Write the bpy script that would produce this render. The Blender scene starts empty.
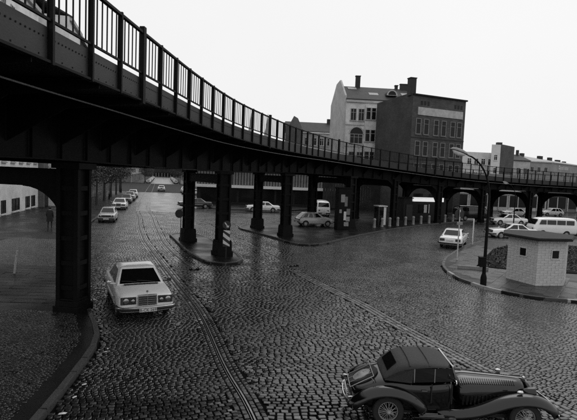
import bpy, bmesh, math, random
import numpy as np
from mathutils import Vector, Matrix
R = math.radians
rnd = random.Random(7)
S = bpy.context.scene
C = S.collection

# ------------------------------------------------------------------ camera, sky, sun, exposure
CAM_H = 5.2
cd = bpy.data.cameras.new('camera'); cam = bpy.data.objects.new('camera', cd); C.objects.link(cam)
cd.sensor_width = 36; cd.lens = 29.95; cd.clip_start = 0.1; cd.clip_end = 3000
cam.matrix_world = (Matrix.Translation((0, 0, CAM_H)) @ Matrix.Rotation(R(90 - 4.15), 4, 'X') @ Matrix.Rotation(R(2.3), 4, 'Z'))
S.camera = cam

SUN_EL, SUN_AZ = 52, 25          # a bright patch in an overcast sky, ahead of the camera
w = bpy.data.worlds.new('World'); S.world = w; w.use_nodes = True
nt = w.node_tree; nt.nodes.clear()
sky = nt.nodes.new('ShaderNodeTexSky'); sky.sky_type = 'NISHITA'; sky.sun_disc = False
sky.sun_elevation = R(SUN_EL); sky.sun_rotation = R(SUN_AZ); sky.dust_density = 6
bw = nt.nodes.new('ShaderNodeRGBToBW'); nt.links.new(sky.outputs[0], bw.inputs[0])
mx = nt.nodes.new('ShaderNodeMix'); mx.data_type = 'FLOAT'; mx.inputs[0].default_value = 0.93
nt.links.new(bw.outputs[0], mx.inputs[2]); mx.inputs[3].default_value = 9.3      # cloud cover evens the sky out
wn = nt.nodes.new('ShaderNodeTexNoise'); wn.inputs['Scale'].default_value = 2.2; wn.inputs['Detail'].default_value = 5; wtc = nt.nodes.new('ShaderNodeTexCoord'); nt.links.new(wtc.outputs['Generated'], wn.inputs[0])
wm = nt.nodes.new('ShaderNodeMapRange'); wm.inputs[3].default_value = 9.0; wm.inputs[4].default_value = 9.7; nt.links.new(wn.outputs[0], wm.inputs[0]); nt.links.new(wm.outputs[0], mx.inputs[3])
bg = nt.nodes.new('ShaderNodeBackground'); bg.inputs[1].default_value = 0.1
nt.links.new(mx.outputs[0], bg.inputs[0])
wo = nt.nodes.new('ShaderNodeOutputWorld'); nt.links.new(bg.outputs[0], wo.inputs[0])
sl = bpy.data.lights.new('sun', 'SUN'); sl.energy = 0.5; sl.angle = R(35); sl.color = (1, 1, 1)
so = bpy.data.objects.new('sun', sl); C.objects.link(so)
so.rotation_euler = (R(SUN_EL - 90), 0, R(-SUN_AZ))
so.rotation_euler = Vector((-math.sin(R(SUN_AZ)) * math.cos(R(SUN_EL)), -math.cos(R(SUN_AZ)) * math.cos(R(SUN_EL)), -math.sin(R(SUN_EL)))).to_track_quat('-Z', 'Y').to_euler()
S.view_settings.view_transform = 'Standard'; S.view_settings.look = 'None'
S.view_settings.exposure = 0.0; S.view_settings.gamma = 1.0; S.view_settings.use_curve_mapping = False
S.render.engine = 'CYCLES'
S.cycles.use_denoising = False
S.cycles.max_bounces = 6; S.cycles.volume_bounces = 1

# ------------------------------------------------------------------ materials
MATS = {}
def mat(name, g, rough=0.6, var=0.25, scale=6.0, bump=0.15, bscale=None, metal=0.0, spec=0.5, coat=0.0, rvar=0.0, rscale=0.5, dist=0.02, brick=None):
    if name in MATS: return MATS[name]
    m = bpy.data.materials.new(name); m.use_nodes = True; MATS[name] = m
    n = m.node_tree; p = n.nodes['Principled BSDF']
    p.inputs['Roughness'].default_value = rough; p.inputs['Metallic'].default_value = metal
    p.inputs['Specular IOR Level'].default_value = spec; p.inputs['Coat Weight'].default_value = coat
    p.inputs['Coat Roughness'].default_value = 0.12
    tc = n.nodes.new('ShaderNodeTexCoord'); geo = n.nodes.new('ShaderNodeNewGeometry')
    oi = n.nodes.new('ShaderNodeObjectInfo')
    nz = n.nodes.new('ShaderNodeTexNoise'); nz.inputs['Scale'].default_value = scale; nz.inputs['Detail'].default_value = 6
    nz.inputs['Roughness'].default_value = 0.65
    n.links.new(tc.outputs['Object'], nz.inputs['Vector'])
    mr = n.nodes.new('ShaderNodeMapRange'); mr.inputs[1].default_value = 0.25; mr.inputs[2].default_value = 0.75
    mr.inputs[3].default_value = g * (1 - var); mr.inputs[4].default_value = g * (1 + var)
    n.links.new(nz.outputs['Fac'], mr.inputs[0])
    col = mr.outputs[0]
    hgt = None
    if brick:
        bw_, bh_, mort = brick
        bt = n.nodes.new('ShaderNodeTexBrick'); bt.inputs['Scale'].default_value = 1.0
        bt.inputs['Brick Width'].default_value = bw_; bt.inputs['Row Height'].default_value = bh_
        bt.inputs['Mortar Size'].default_value = mort; bt.inputs['Mortar Smooth'].default_value = 0.2
        bt.inputs['Color1'].default_value = (0.8,) * 3 + (1,); bt.inputs['Color2'].default_value = (1.25,) * 3 + (1,)
        bt.inputs['Mortar'].default_value = (0.75,) * 3 + (1,)
        n.links.new(tc.outputs['UV'], bt.inputs['Vector'])
        mm = n.nodes.new('ShaderNodeMath'); mm.operation = 'MULTIPLY'
        b2 = n.nodes.new('ShaderNodeRGBToBW'); n.links.new(bt.outputs['Color'], b2.inputs[0])
        n.links.new(col, mm.inputs[0]); n.links.new(b2.outputs[0], mm.inputs[1]); col = mm.outputs[0]
        hgt = bt.outputs['Fac']
    n.links.new(col, p.inputs['Base Color'])
    if rvar:
        rz = n.nodes.new('ShaderNodeTexNoise'); rz.inputs['Scale'].default_value = rscale; rz.inputs['Detail'].default_value = 4
        n.links.new(geo.outputs['Position'], rz.inputs['Vector'])
        rr = n.nodes.new('ShaderNodeMapRange'); rr.inputs[1].default_value = 0.35; rr.inputs[2].default_value = 0.65
        rr.inputs[3].default_value = max(0.03, rough - rvar); rr.inputs[4].default_value = rough + rvar
        n.links.new(rz.outputs['Fac'], rr.inputs[0]); n.links.new(rr.outputs[0], p.inputs['Roughness'])
    if bump:
        bz = n.nodes.new('ShaderNodeTexNoise'); bz.inputs['Scale'].default_value = bscale or scale * 4; bz.inputs['Detail'].default_value = 5
        n.links.new(tc.outputs['Object'], bz.inputs['Vector'])
        bp = n.nodes.new('ShaderNodeBump'); bp.inputs['Strength'].default_value = bump; bp.inputs['Distance'].default_value = dist
        n.links.new(bz.outputs['Fac'], bp.inputs['Height']); n.links.new(bp.outputs[0], p.inputs['Normal'])
    return m

iron = mat('painted_iron', 0.005, 0.6, 0.5, 3, 0.2, 40, spec=0.12)
iron_plate = mat('riveted_plate', 0.016, 0.5, 0.6, 2.5, 0.15, 30, spec=0.3)
iron_light = mat('worn_light_paint', 0.16, 0.5, 0.4, 8)
asphalt = mat('wet_asphalt', 0.012, 0.36, 0.4, 1.5, 0.3, 60, dist=0.006, rvar=0.12, rscale=0.35, spec=0.3)
pave = mat('wet_pavement', 0.009, 0.4, 0.45, 1.2, 0.3, 50, rvar=0.12, rscale=0.5, spec=0.22, dist=0.006)
pave_light = mat('paving_slab', 0.03, 0.36, 0.4, 2.0, 0.25, 40, rvar=0.1, rscale=0.8, spec=0.45)
kerb_m = mat('granite_kerb', 0.045, 0.4, 0.4, 9, 0.3, 60)
kerb_white = mat('whitened_kerb', 0.28, 0.5, 0.3, 9, 0.2, 60)
steel = mat('polished_rail_steel', 0.3, 0.4, 0.3, 5, 0.05, metal=1.0)
rust = mat('dull_rail_steel', 0.06, 0.45, 0.4, 9, 0.2, metal=0.6)
chrome = mat('chrome', 0.55, 0.12, 0.05, 4, 0, metal=1.0)
white_paint = mat('white_car_paint', 0.8, 0.22, 0.06, 3, 0, coat=0.6)
light_paint = mat('pale_car_paint', 0.4, 0.22, 0.08, 3, 0, coat=0.6)
mid_paint = mat('grey_car_paint', 0.14, 0.22, 0.08, 3, 0, coat=0.6)
dark_paint = mat('dark_car_paint', 0.02, 0.2, 0.1, 3, 0, coat=0.5)
roadster_paint = mat('dark_lacquer', 0.003, 0.12, 0.1, 3, 0, coat=0.4, spec=0.35)
canvas = mat('black_canvas', 0.024, 0.75, 0.3, 25, 0.35, 160)
glass_dark = mat('car_glass', 0.005, 0.03, 0.1, 2, 0, spec=0.5)
rubber = mat('rubber', 0.012, 0.7, 0.2, 12, 0.1)
plastic = mat('black_trim', 0.014, 0.5, 0.2, 12, 0.05)
lens = mat('lamp_glass', 0.3, 0.1, 0.35, 30, 0.3, 25, metal=0.9)
tail_lens = mat('tail_lamp_glass', 0.06, 0.12, 0.1, 6, 0)
plate_m = mat('number_plate', 0.6, 0.4, 0.1, 6, 0)
ink = mat('black_ink', 0.01, 0.6, 0.1, 6, 0)
white_sign = mat('white_enamel', 0.65, 0.4, 0.15, 5, 0.05)
post_white = mat('white_post_paint', 0.5, 0.5, 0.25, 8, 0.1)
concrete = mat('concrete', 0.22, 0.7, 0.3, 6, 0.3, 50)
stucco = mat('pale_stucco', 0.56, 0.85, 0.35, 0.9, 0.2, 20)
stucco_grey = mat('grey_stucco', 0.4, 0.85, 0.3, 0.6, 0.2, 20)
stucco_dark = mat('sooty_stucco', 0.12, 0.85, 0.35, 0.5, 0.2, 20)
stucco_white = mat('whitewashed_wall', 0.62, 0.85, 0.14, 0.8, 0.15, 20)
wall_light = mat('painted_wall', 0.66, 0.8, 0.25, 0.7, 0.2, 15)
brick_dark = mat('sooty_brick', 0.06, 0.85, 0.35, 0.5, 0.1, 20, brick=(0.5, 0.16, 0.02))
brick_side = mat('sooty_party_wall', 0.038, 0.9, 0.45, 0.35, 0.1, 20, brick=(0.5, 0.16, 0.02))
roof_tile = mat('dark_roof_tile', 0.035, 0.75, 0.3, 1.5, 0.2, 20, brick=(0.4, 0.3, 0.03))
zinc = mat('zinc_sheet', 0.25, 0.4, 0.25, 2, 0.05)
window_glass = mat('window_glass', 0.008, 0.12, 0.3, 1, 0, spec=0.18)
window_frame = mat('window_frame_paint', 0.3, 0.6, 0.2, 5, 0)
block_paint = mat('pale_block_paint', 0.48, 0.75, 0.22, 3, 0.3, 40)
roof_felt = mat('roofing_felt', 0.015, 0.65, 0.5, 3, 0.3, 40, spec=0.15)
glow_fascia = mat('white_fascia_added_glow', 0.65, 0.4, 0.12, 5, 0.05); glow_fascia.node_tree.nodes['Principled BSDF'].inputs['Emission Color'].default_value = (1, 1, 1, 1); glow_fascia.node_tree.nodes['Principled BSDF'].inputs['Emission Strength'].default_value = 0.6  # glow added so the white fascia stays bright in the viaduct's shade
soil = mat('dark_planting_soil', 0.012, 0.9, 0.4, 3, 0.5, 20, spec=0.05)
soot_wall = mat('soot_black_wall', 0.03, 0.85, 0.5, 0.6, 0.2, 20, spec=0.1)
slat_m = mat('weathered_slat', 0.13, 0.8, 0.35, 2, 0.1)
leaf_m = mat('dull_evergreen_leaf', 0.03, 0.6, 0.5, 3, 0, spec=0.3)
shop_dark = mat('dark_shopfront', 0.012, 0.5, 0.5, 1.0, 0.1, spec=0.2)
shop_light = mat('faded_fascia', 0.38, 0.7, 0.3, 1.5, 0.1)
paper = mat('paper_scrap', 0.65, 0.6, 0.15, 30, 0.2)
cloth_dark = mat('dark_coat_cloth', 0.018, 0.9, 0.3, 20, 0.2)
skin_m = mat('skin', 0.3, 0.6, 0.1, 20, 0.05)
hair_m = mat('dark_hair', 0.015, 0.6, 0.2, 40, 0.3)
bark = mat('bark', 0.04, 0.9, 0.4, 8, 0.4, 40)

def sett_material(name, g, rough):
    m = mat(name, g, rough, 0.45, 5.0, 0.25, 45, rvar=0.1, rscale=0.45, dist=0.003, spec=1.0)
    n = m.node_tree; p = n.nodes['Principled BSDF']
    src = p.inputs['Base Color'].links[0].from_socket
    geo = n.nodes.new('ShaderNodeNewGeometry')
    mr = n.nodes.new('ShaderNodeMapRange'); mr.inputs[3].default_value = 0.4; mr.inputs[4].default_value = 1.9
    oi = n.nodes.new('ShaderNodeObjectInfo')
    ad = n.nodes.new('ShaderNodeMath'); ad.operation = 'ADD'
    n.links.new(geo.outputs['Random Per Island'], ad.inputs[0]); n.links.new(oi.outputs['Random'], ad.inputs[1])
    fr = n.nodes.new('ShaderNodeMath'); fr.operation = 'FRACT'; n.links.new(ad.outputs[0], fr.inputs[0])
    n.links.new(fr.outputs[0], mr.inputs[0])
    mm = n.nodes.new('ShaderNodeMath'); mm.operation = 'MULTIPLY'
    n.links.new(src, mm.inputs[0]); n.links.new(mr.outputs[0], mm.inputs[1]); n.links.new(mm.outputs[0], p.inputs['Base Color'])
    rl = p.inputs['Roughness'].links[0].from_socket
    m2 = n.nodes.new('ShaderNodeMapRange'); m2.inputs[3].default_value = 0.6; m2.inputs[4].default_value = 1.7
    f2 = n.nodes.new('ShaderNodeMath'); f2.operation = 'MULTIPLY'; f2.inputs[1].default_value = 7.31; n.links.new(fr.outputs[0], f2.inputs[0])
    f3 = n.nodes.new('ShaderNodeMath'); f3.operation = 'FRACT'; n.links.new(f2.outputs[0], f3.inputs[0]); n.links.new(f3.outputs[0], m2.inputs[0])
    m3 = n.nodes.new('ShaderNodeMath'); m3.operation = 'MULTIPLY'; n.links.new(rl, m3.inputs[0]); n.links.new(m2.outputs[0], m3.inputs[1]); n.links.new(m3.outputs[0], p.inputs['Roughness'])
    return m
sett_m = sett_material('granite_sett', 0.012, 0.21)
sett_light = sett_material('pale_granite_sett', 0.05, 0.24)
mosaic_m = sett_material('mosaic_stone', 0.014, 0.3)

def far_sett_material():
    m = bpy.data.materials.new('far_granite_setts'); m.use_nodes = True
    n = m.node_tree; p = n.nodes['Principled BSDF']
    geo = n.nodes.new('ShaderNodeNewGeometry')
    mp = n.nodes.new('ShaderNodeMapping'); mp.inputs['Rotation'].default_value = (0, 0, R(-14.8))
    n.links.new(geo.outputs['Position'], mp.inputs[0])
    bt = n.nodes.new('ShaderNodeTexBrick'); bt.inputs['Scale'].default_value = 1
    bt.inputs['Brick Width'].default_value = 0.3; bt.inputs['Row Height'].default_value = 0.2; bt.inputs['Mortar Size'].default_value = 0.02
    bt.inputs['Mortar Smooth'].default_value = 0.5
    bt.inputs['Color1'].default_value = (0.01,) * 3 + (1,); bt.inputs['Color2'].default_value = (0.035,) * 3 + (1,); bt.inputs['Mortar'].default_value = (0.006,) * 3 + (1,)
    n.links.new(mp.outputs[0], bt.inputs['Vector'])
    n.links.new(bt.outputs['Color'], p.inputs['Base Color'])
    nz = n.nodes.new('ShaderNodeTexNoise'); nz.inputs['Scale'].default_value = 5; nz.inputs['Detail'].default_value = 3
    n.links.new(mp.outputs[0], nz.inputs[0])
    ml = n.nodes.new('ShaderNodeMath'); ml.operation = 'SUBTRACT'
    n.links.new(nz.outputs[0], ml.inputs[0]); n.links.new(bt.outputs['Fac'], ml.inputs[1])
    bp = n.nodes.new('ShaderNodeBump'); bp.inputs['Strength'].default_value = 0.5; bp.inputs['Distance'].default_value = 0.03
    n.links.new(ml.outputs[0], bp.inputs['Height']); n.links.new(bp.outputs[0], p.inputs['Normal'])
    rz = n.nodes.new('ShaderNodeTexNoise'); rz.inputs['Scale'].default_value = 0.4
    n.links.new(geo.outputs['Position'], rz.inputs[0])
    rr = n.nodes.new('ShaderNodeMapRange'); rr.inputs[1].default_value = 0.35; rr.inputs[2].default_value = 0.65; rr.inputs[3].default_value = 0.14; rr.inputs[4].default_value = 0.32
    n.links.new(rz.outputs[0], rr.inputs[0]); n.links.new(rr.outputs[0], p.inputs['Roughness'])
    return m
far_sett = far_sett_material()

# ------------------------------------------------------------------ mesh helpers
class MB:
    def __init__(s): s.v = []; s.f = []
    def add(s, vs, fs):
        o = len(s.v); s.v += [tuple(v) for v in vs]; s.f += [tuple(i + o for i in f) for f in fs]; return s
    def box(s, c, d, rz=0, taper=1.0, m=None):
        cx, cy, cz = c; a, b, h = d[0] / 2, d[1] / 2, d[2] / 2
        cs, sn = math.cos(rz), math.sin(rz); vs = []
        for z, k in ((-h, 1.0), (h, taper)):
            for x, y in ((-a, -b), (a, -b), (a, b), (-a, b)):
                x, y = x * k, y * k
                vs.append((cx + x * cs - y * sn, cy + x * sn + y * cs, cz + z))
        return s.add(vs, [(0, 3, 2, 1), (4, 5, 6, 7), (0, 1, 5, 4), (1, 2, 6, 5), (2, 3, 7, 6), (3, 0, 4, 7)])
    def beam(s, p, q, wd, ht, up=(0, 0, 1)):
        p, q = Vector(p), Vector(q); d = (q - p).normalized(); u = Vector(up)
        if abs(d.dot(u)) > 0.98: u = Vector((0, 1, 0))
        r = d.cross(u).normalized() * wd / 2; u2 = r.cross(d).normalized() * ht / 2
        vs = [p - r - u2, p + r - u2, p + r + u2, p - r + u2, q - r - u2, q + r - u2, q + r + u2, q - r + u2]
        return s.add(vs, [(0, 3, 2, 1), (4, 5, 6, 7), (0, 1, 5, 4), (1, 2, 6, 5), (2, 3, 7, 6), (3, 0, 4, 7)])
    def loft(s, rings, cap=True, closed=True):
        n = len(rings[0]); vs = [p for r in rings for p in r]; fs = []
        for i in range(len(rings) - 1):
            for j in range(n if closed else n - 1):
                k = (j + 1) % n
                fs.append((i * n + j, i * n + k, (i + 1) * n + k, (i + 1) * n + j))
        if cap:
            fs.append(tuple(reversed(range(n)))); fs.append(tuple((len(rings) - 1) * n + j for j in range(n)))
        return s.add(vs, fs)
    def tube(s, path, rad, seg=8):
        path = [Vector(p) for p in path]; rings = []
        for i, p in enumerate(path):
            d = (path[min(i + 1, len(path) - 1)] - path[max(i - 1, 0)]).normalized()
            u = Vector((0, 0, 1)) if abs(d.z) < 0.9 else Vector((0, 1, 0))
            r = d.cross(u).normalized(); u = r.cross(d)
            rr = rad[i] if isinstance(rad, (list, tuple)) else rad
            rings.append([p + (r * math.cos(2 * math.pi * k / seg) + u * math.sin(2 * math.pi * k / seg)) * rr for k in range(seg)])
        return s.loft(rings)
    def lathe(s, prof, seg=16, axis='Z', c=(0, 0, 0), cap=True):
        rings = []
        for r, h in prof:
            ring = []
            for k in range(seg):
                a = 2 * math.pi * k / seg; x, y = r * math.cos(a), r * math.sin(a)
                q = (x, y, h) if axis == 'Z' else ((x, h, -y) if axis == 'Y' else (h, x, y))
                ring.append((q[0] + c[0], q[1] + c[1], q[2] + c[2]))
            rings.append(ring)
        return s.loft(rings, cap=cap)
    def prism(s, poly, z0, z1):
        n = len(poly); vs = [(x, y, z0) for x, y in poly] + [(x, y, z1) for x, y in poly]
        return s.add(vs, [tuple(reversed(range(n))), tuple(range(n, 2 * n))] + [(i, (i + 1) % n, n + (i + 1) % n, n + i) for i in range(n)])
    def plate(s, pts, th, nrm):
        nrm = Vector(nrm).normalized() * th / 2; n = len(pts)
        vs = [Vector(p) - nrm for p in pts] + [Vector(p) + nrm for p in pts]
        return s.add(vs, [tuple(reversed(range(n))), tuple(range(n, 2 * n))] + [(i, (i + 1) % n, n + (i + 1) % n, n + i) for i in range(n)])
    def mesh(s, name, smooth=False, sub=0, bevel=0, seg=2, recalc=True, angle=None):
        me = bpy.data.meshes.new(name); me.from_pydata(s.v, [], s.f)
        if recalc or bevel or sub:
            bm = bmesh.new(); bm.from_mesh(me)
            bmesh.ops.recalc_face_normals(bm, faces=bm.faces)
            if bevel:
                es = [e for e in bm.edges if len(e.link_faces) == 2 and e.calc_face_angle(0) > 0.5]
                bmesh.ops.bevel(bm, geom=es, offset=bevel, segments=seg, affect='EDGES', profile=0.6)
            bm.to_mesh(me); bm.free()
        if sub:
            o = bpy.data.objects.new('tmp', me); C.objects.link(o)
            md = o.modifiers.new('s', 'SUBSURF'); md.levels = sub; md.render_levels = sub
            dg = bpy.context.evaluated_depsgraph_get(); me2 = bpy.data.meshes.new_from_object(o.evaluated_get(dg))
            bpy.data.objects.remove(o); bpy.data.meshes.remove(me); me = me2; me.name = name
        if smooth:
            for p in me.polygons: p.use_smooth = True
            if angle: me.set_sharp_from_angle(angle=R(angle))
        return me
    def build(s, name, m, parent=None, **k):
        return obj(name, s.mesh(name, **k), m, parent)

def obj(name, me, m=None, parent=None):
    o = bpy.data.objects.new(name, me)
    if m is not None and me is not None:
        if len(me.materials) == 0: me.materials.append(m)
        elif me.materials[0] != m:
            o.material_slots[0].link = 'OBJECT'; o.material_slots[0].material = m
    C.objects.link(o)
    if parent is not None: o.parent = parent
    return o
def tag(o, label=None, cat=None, group=None, kind=None):
    if label: o['label'] = label
    if cat: o['category'] = cat
    if group: o['group'] = group
    if kind: o['kind'] = kind
    return o
def thing(name, loc=(0, 0, 0), rz=0, label=None, cat=None, group=None):
    o = bpy.data.objects.new(name, None); C.objects.link(o); o.location = loc; o.rotation_euler = (0, 0, rz)
    o.empty_display_size = 0.3
    return tag(o, label, cat, group)
KIDS = {}
def kids(o):
    return [c for c in bpy.data.objects if c.parent == o]
def copy_tree(o, parent=None, override=None):
    c = o.copy(); C.objects.link(c); c.parent = parent
    if override and c.type == 'MESH':
        base = o.name.split('.')[0]
        if base in override:
            c.material_slots[0].link = 'OBJECT'; c.material_slots[0].material = override[base]
    for ch in kids(o): copy_tree(ch, c, override)
    return c
def box_uv(me):
    """UVs in metres along each face's own horizontal and vertical, for brick and tile patterns"""
    uv = me.uv_layers.new(name='UVMap')
    for p in me.polygons:
        n = p.normal
        if abs(n.z) > 0.9: a, b = Vector((1, 0, 0)), Vector((0, 1, 0))
        else:
            a = Vector((-n.y, n.x, 0)).normalized(); b = n.cross(a)
        for li in p.loop_indices:
            co = me.vertices[me.loops[li].vertex_index].co
            uv.data[li].uv = (co.dot(a), co.dot(b))
def catmull(P, step):
    P = [Vector(p) for p in P]; out = []
    Q = [2 * P[0] - P[1]] + P + [2 * P[-1] - P[-2]]
    for i in range(1, len(Q) - 2):
        for k in range(12):
            t = k / 12; a, b, c, d = Q[i - 1], Q[i], Q[i + 1], Q[i + 2]
            out.append(0.5 * ((2 * b) + (c - a) * t + (2 * a - 5 * b + 4 * c - d) * t * t + (3 * b - a - 3 * c + d) * t ** 3))
    out.append(P[-1]); return resample(out, step)
def resample(pts, step):
    pts = [Vector(p) for p in pts]; L = [0]
    for a, b in zip(pts, pts[1:]): L.append(L[-1] + (b - a).length)
    n = max(1, round(L[-1] / step)); res = []; j = 0
    for i in range(n + 1):
        s = L[-1] * i / n
        while j < len(L) - 2 and L[j + 1] < s: j += 1
        t = (s - L[j]) / max(1e-9, L[j + 1] - L[j]); res.append(pts[j].lerp(pts[j + 1], t))
    return res

# ------------------------------------------------------------------ ground, road, pavements
Gm = MB(); Gm.add([(-900, -60, -0.09), (900, -60, -0.09), (900, 1500, -0.09), (-900, 1500, -0.09)], [(0, 1, 2, 3)])
tag(Gm.build('ground', asphalt), 'dark ground beyond the junction reaching to the horizon', None, None, 'structure')
road = MB().add([(-140, -5, -0.05), (120, -5, -0.05), (120, 420, -0.05), (-140, 420, -0.05)], [(0, 1, 2, 3)]).build('road', far_sett)
tag(road, 'wet granite sett paving of the road junction', None, None, 'structure')
joint_m = mat('joint_sand', 0.006, 0.95, 0.5, 6, 0.4, 40, spec=0.02)
MB().add([(-7.2, 7, -0.046), (7.2, 7, -0.046), (42, 60, -0.046), (-19.2, 60, -0.046), (-24.1, 76, -0.046), (-52, 76, -0.046)], [(0, 1, 2, 3, 4, 5)]).build('joint_bed', joint_m, road)
SD = Vector((-0.256, 0.967, 0))                   # direction of the long street
SR = Vector((0.967, 0.256, 0))                    # to its right
def st(along, across):                            # a point in the long street, measured from its left kerb
    p = Vector((-18.3, 44.2, 0)) + SD * along + SR * across; return (p.x, p.y)
a, b, c, d = st(68, -9), st(68, 22), st(140, 22), st(140, -9)
tag(MB().add([(*a, -0.044), (*b, -0.044), (*c, -0.044), (*d, -0.044)], [(0, 1, 2, 3)]).build('asphalt_road', mat('drier_asphalt', 0.03, 0.8, 0.4, 1.5, 0.3, 40, spec=0.1)), 'dark asphalt stretch across the long street', None, None, 'structure')

KERB_L = [(-4.5, 5), (-4.65, 7), (-4.87, 9.48), (-5.04, 11.1), (-5.26, 12.8), (-5.44, 13.8), (-5.75, 14.7), (-6.4, 15.9), (-7.8, 18.5), (-10.2, 24), (-13.6, 32), (-17.0, 40.0), st(2, 0), st(66, 0)]
POLY_L = KERB_L + [st(66, -30), (-60, 60), (-60, 5)]
KERB_L2 = [st(142, 0), st(330, 0)]
KERB_I = [(-9.4, 38.0), (-8.5, 35.8), (-6.5, 30.6), (-5.3, 28.3), (-4.5, 27.0), (-3.6, 26.6), (-2.8, 27.1), (-2.6, 28.2), (-3.2, 30.5), (-4.6, 33.8), (-6.0, 36.8), (-7.5, 39.3), (-8.8, 39.5), (-9.4, 38.0)]
KERB_C = [(-1.5, 51), (-4.2, 47.5), (-4.73, 45.6), (-4.3, 44.0), (-2.95, 42.0), (-1.2, 39.2), (0.0, 36.6), (0.9, 35.5), (2.0, 35.5), (3.1, 36.9), (6.5, 42.9), (11.5, 50.3), (16.8, 56.5), (20.9, 60.8), (25.5, 64.5), (32, 68), (45, 74)]
POLY_C = KERB_C + [(42, 82), (20, 73), (8, 63)]
KERB_R = [(24, 20.2), (18, 20.6), (13.1, 21.2), (11.4, 21.6), (10.46, 22.3), (9.76, 23.3), (9.15, 25.2), (9.15, 27.3), (9.56, 29.3), (10.65, 32.0), (14.15, 38.35), (17.0, 41.9), (18.8, 43.0), (21.5, 43.3), (30, 43.6), (45, 44.2)]
POLY_R = KERB_R + [(45, 20)]
KERB_SR = [st(20, 24), st(20, 15), st(22, 12.9), st(25, 12.8), st(66, 12.8)]
POLY_SR = KERB_SR + [st(66, 40), st(30, 40)]

stone_me = {}
def unit_stone(k, bev=0.08, tag_='kerb'):
    key = (tag_, k)
    if key not in stone_me:
        r_ = random.Random(k); mb = MB(); rings = []
        for z, ins in ((-0.5, 0), (0.32, 0), (0.5, bev)):
            rings.append([(sx * (0.5 - ins) + r_.uniform(-.02, .02), sy * (0.5 - ins * 1.2) + r_.uniform(-.02, .02), z + (r_.uniform(-.05, .05) if z > 0.4 else 0)) for sx, sy in ((-1, -1), (1, -1), (1, 1), (-1, 1))])
        mb.loft(rings); stone_me[key] = mb.mesh(tag_ + '_stone')
    return stone_me[key]
def kerb(parent, pts, closed=False, step=0.95, side=1, bright=()):
    P = resample([(x, y, 0) for x, y in pts], step)
    for i in range(len(P) - 1):
        a, b = P[i], P[i + 1]; m_ = (a + b) / 2; d = b - a
        if m_.y > 75: break
        nrm = Vector((-d.y, d.x, 0)).normalized() * side
        o = obj('kerb_stone', unit_stone(i % 5, 0.03), kerb_m, parent)
        o.location = (m_.x + nrm.x * 0.07, m_.y + nrm.y * 0.07, 0.035 + rnd.uniform(-.006, .006)); o.rotation_euler = (rnd.uniform(-.02, .02), 0, math.atan2(d.y, d.x))
        o.scale = (d.length - 0.015, 0.16, 0.2)
        if any((m_ - Vector((q[0], q[1], 0))).length < q[2] for q in bright):
            o.material_slots[0].link = 'OBJECT'; o.material_slots[0].material = kerb_white
def pavement(name, poly, m, label, z=0.115):
    o = MB().prism(poly, -0.08, z).build(name, m)
    return tag(o, label, None, None, 'structure')
pv_l = pavement('pavement', POLY_L, pave, 'dark wet pavement on the left side under the viaduct')
kerb(pv_l, KERB_L)
pv_l2 = pavement('pavement', KERB_L2 + [st(330, -14), st(142, -14)], pave, 'far pavement along the left of the long street')
pv_c = pavement('pavement', POLY_C, pave, 'dark pavement under the viaduct with bollards')
kerb(pv_c, KERB_C)
pv_r = pavement('pavement', POLY_R, pave, 'rounded corner pavement carrying the small block hut')
kerb(pv_r, KERB_R, side=-1, bright=((9.9, 23.3, 0.9), (13.0, 21.2, 0.7), (14.2, 21.1, 0.6), (9.1, 26.3, .5)))
pv_s = pavement('pavement', POLY_SR, pave, 'dark pavement along the right of the long street')
kerb(pv_s, KERB_SR, side=-1)
pv_s2 = pavement('pavement', [st(142, 12.8), st(330, 12.8), st(330, 26), st(142, 26)], pave, 'far pavement along the right of the long street')
isl = pavement('traffic_island', KERB_I[:-1], pave, 'long narrow traffic island under two viaduct columns')
kerb(isl, KERB_I, side=1)

def inside(poly, X, Y):
    res = np.zeros(X.shape, bool); n = len(poly)
    for i in range(n):
        x1, y1 = poly[i][:2]; x2, y2 = poly[(i + 1) % n][:2]
        if y1 == y2: continue
        cnd = ((y1 > Y) != (y2 > Y)) & (X < (x2 - x1) * (Y - y1) / (y2 - y1) + x1); res ^= cnd
    return res
def dist_line(pts, X, Y):
    dmin = np.full(X.shape, 1e9)
    for (x1, y1), (x2, y2) in zip(pts, pts[1:]):
        dx, dy = x2 - x1, y2 - y1; L = max(1e-9, dx * dx + dy * dy)
        t = np.clip(((X - x1) * dx + (Y - y1) * dy) / L, 0, 1)
        dmin = np.minimum(dmin, np.hypot(X - x1 - t * dx, Y - y1 - t * dy))
    return dmin

RAIL1 = [(v.x, v.y) for v in catmull([(-60, 210, 0), (-24.8, 80, 0), (-15.6, 50, 0), (-11.3, 37.3, 0), (-8.75, 30.9, 0), (-5.27, 22.6, 0), (-3.13, 17.5, 0), (-1.56, 12.7, 0), (-0.54, 9.9, 0), (0.8, 5, 0)], 0.4)]
RAIL2 = [(v.x, v.y) for v in catmull([(-58.6, 210.4, 0), (-23.4, 80.4, 0), (-14.2, 50.4, 0), (-10.0, 37.6, 0), (-8.75, 34.0, 0), (-6.98, 29.7, 0), (-4.9, 25.3, 0)], 0.4)]
RAIL3 = [(v.x, v.y) for v in catmull([(-9, 50, 0), (-5.06, 39.9, 0), (-3.69, 37.2, 0), (-2.28, 33.9, 0), (-0.75, 30.5, 0), (0.4, 27.4, 0)], 0.4)]
BAND = [(v.x, v.y) for v in catmull([(0.4, 26.2, 0), (1.67, 22.96, 0), (3.14, 19.7, 0), (3.95, 17.3, 0), (4.8, 15.1, 0), (5.6, 13.1, 0), (6.6, 10.8, 0), (8.0, 7.6, 0)], 0.4)]

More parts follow.
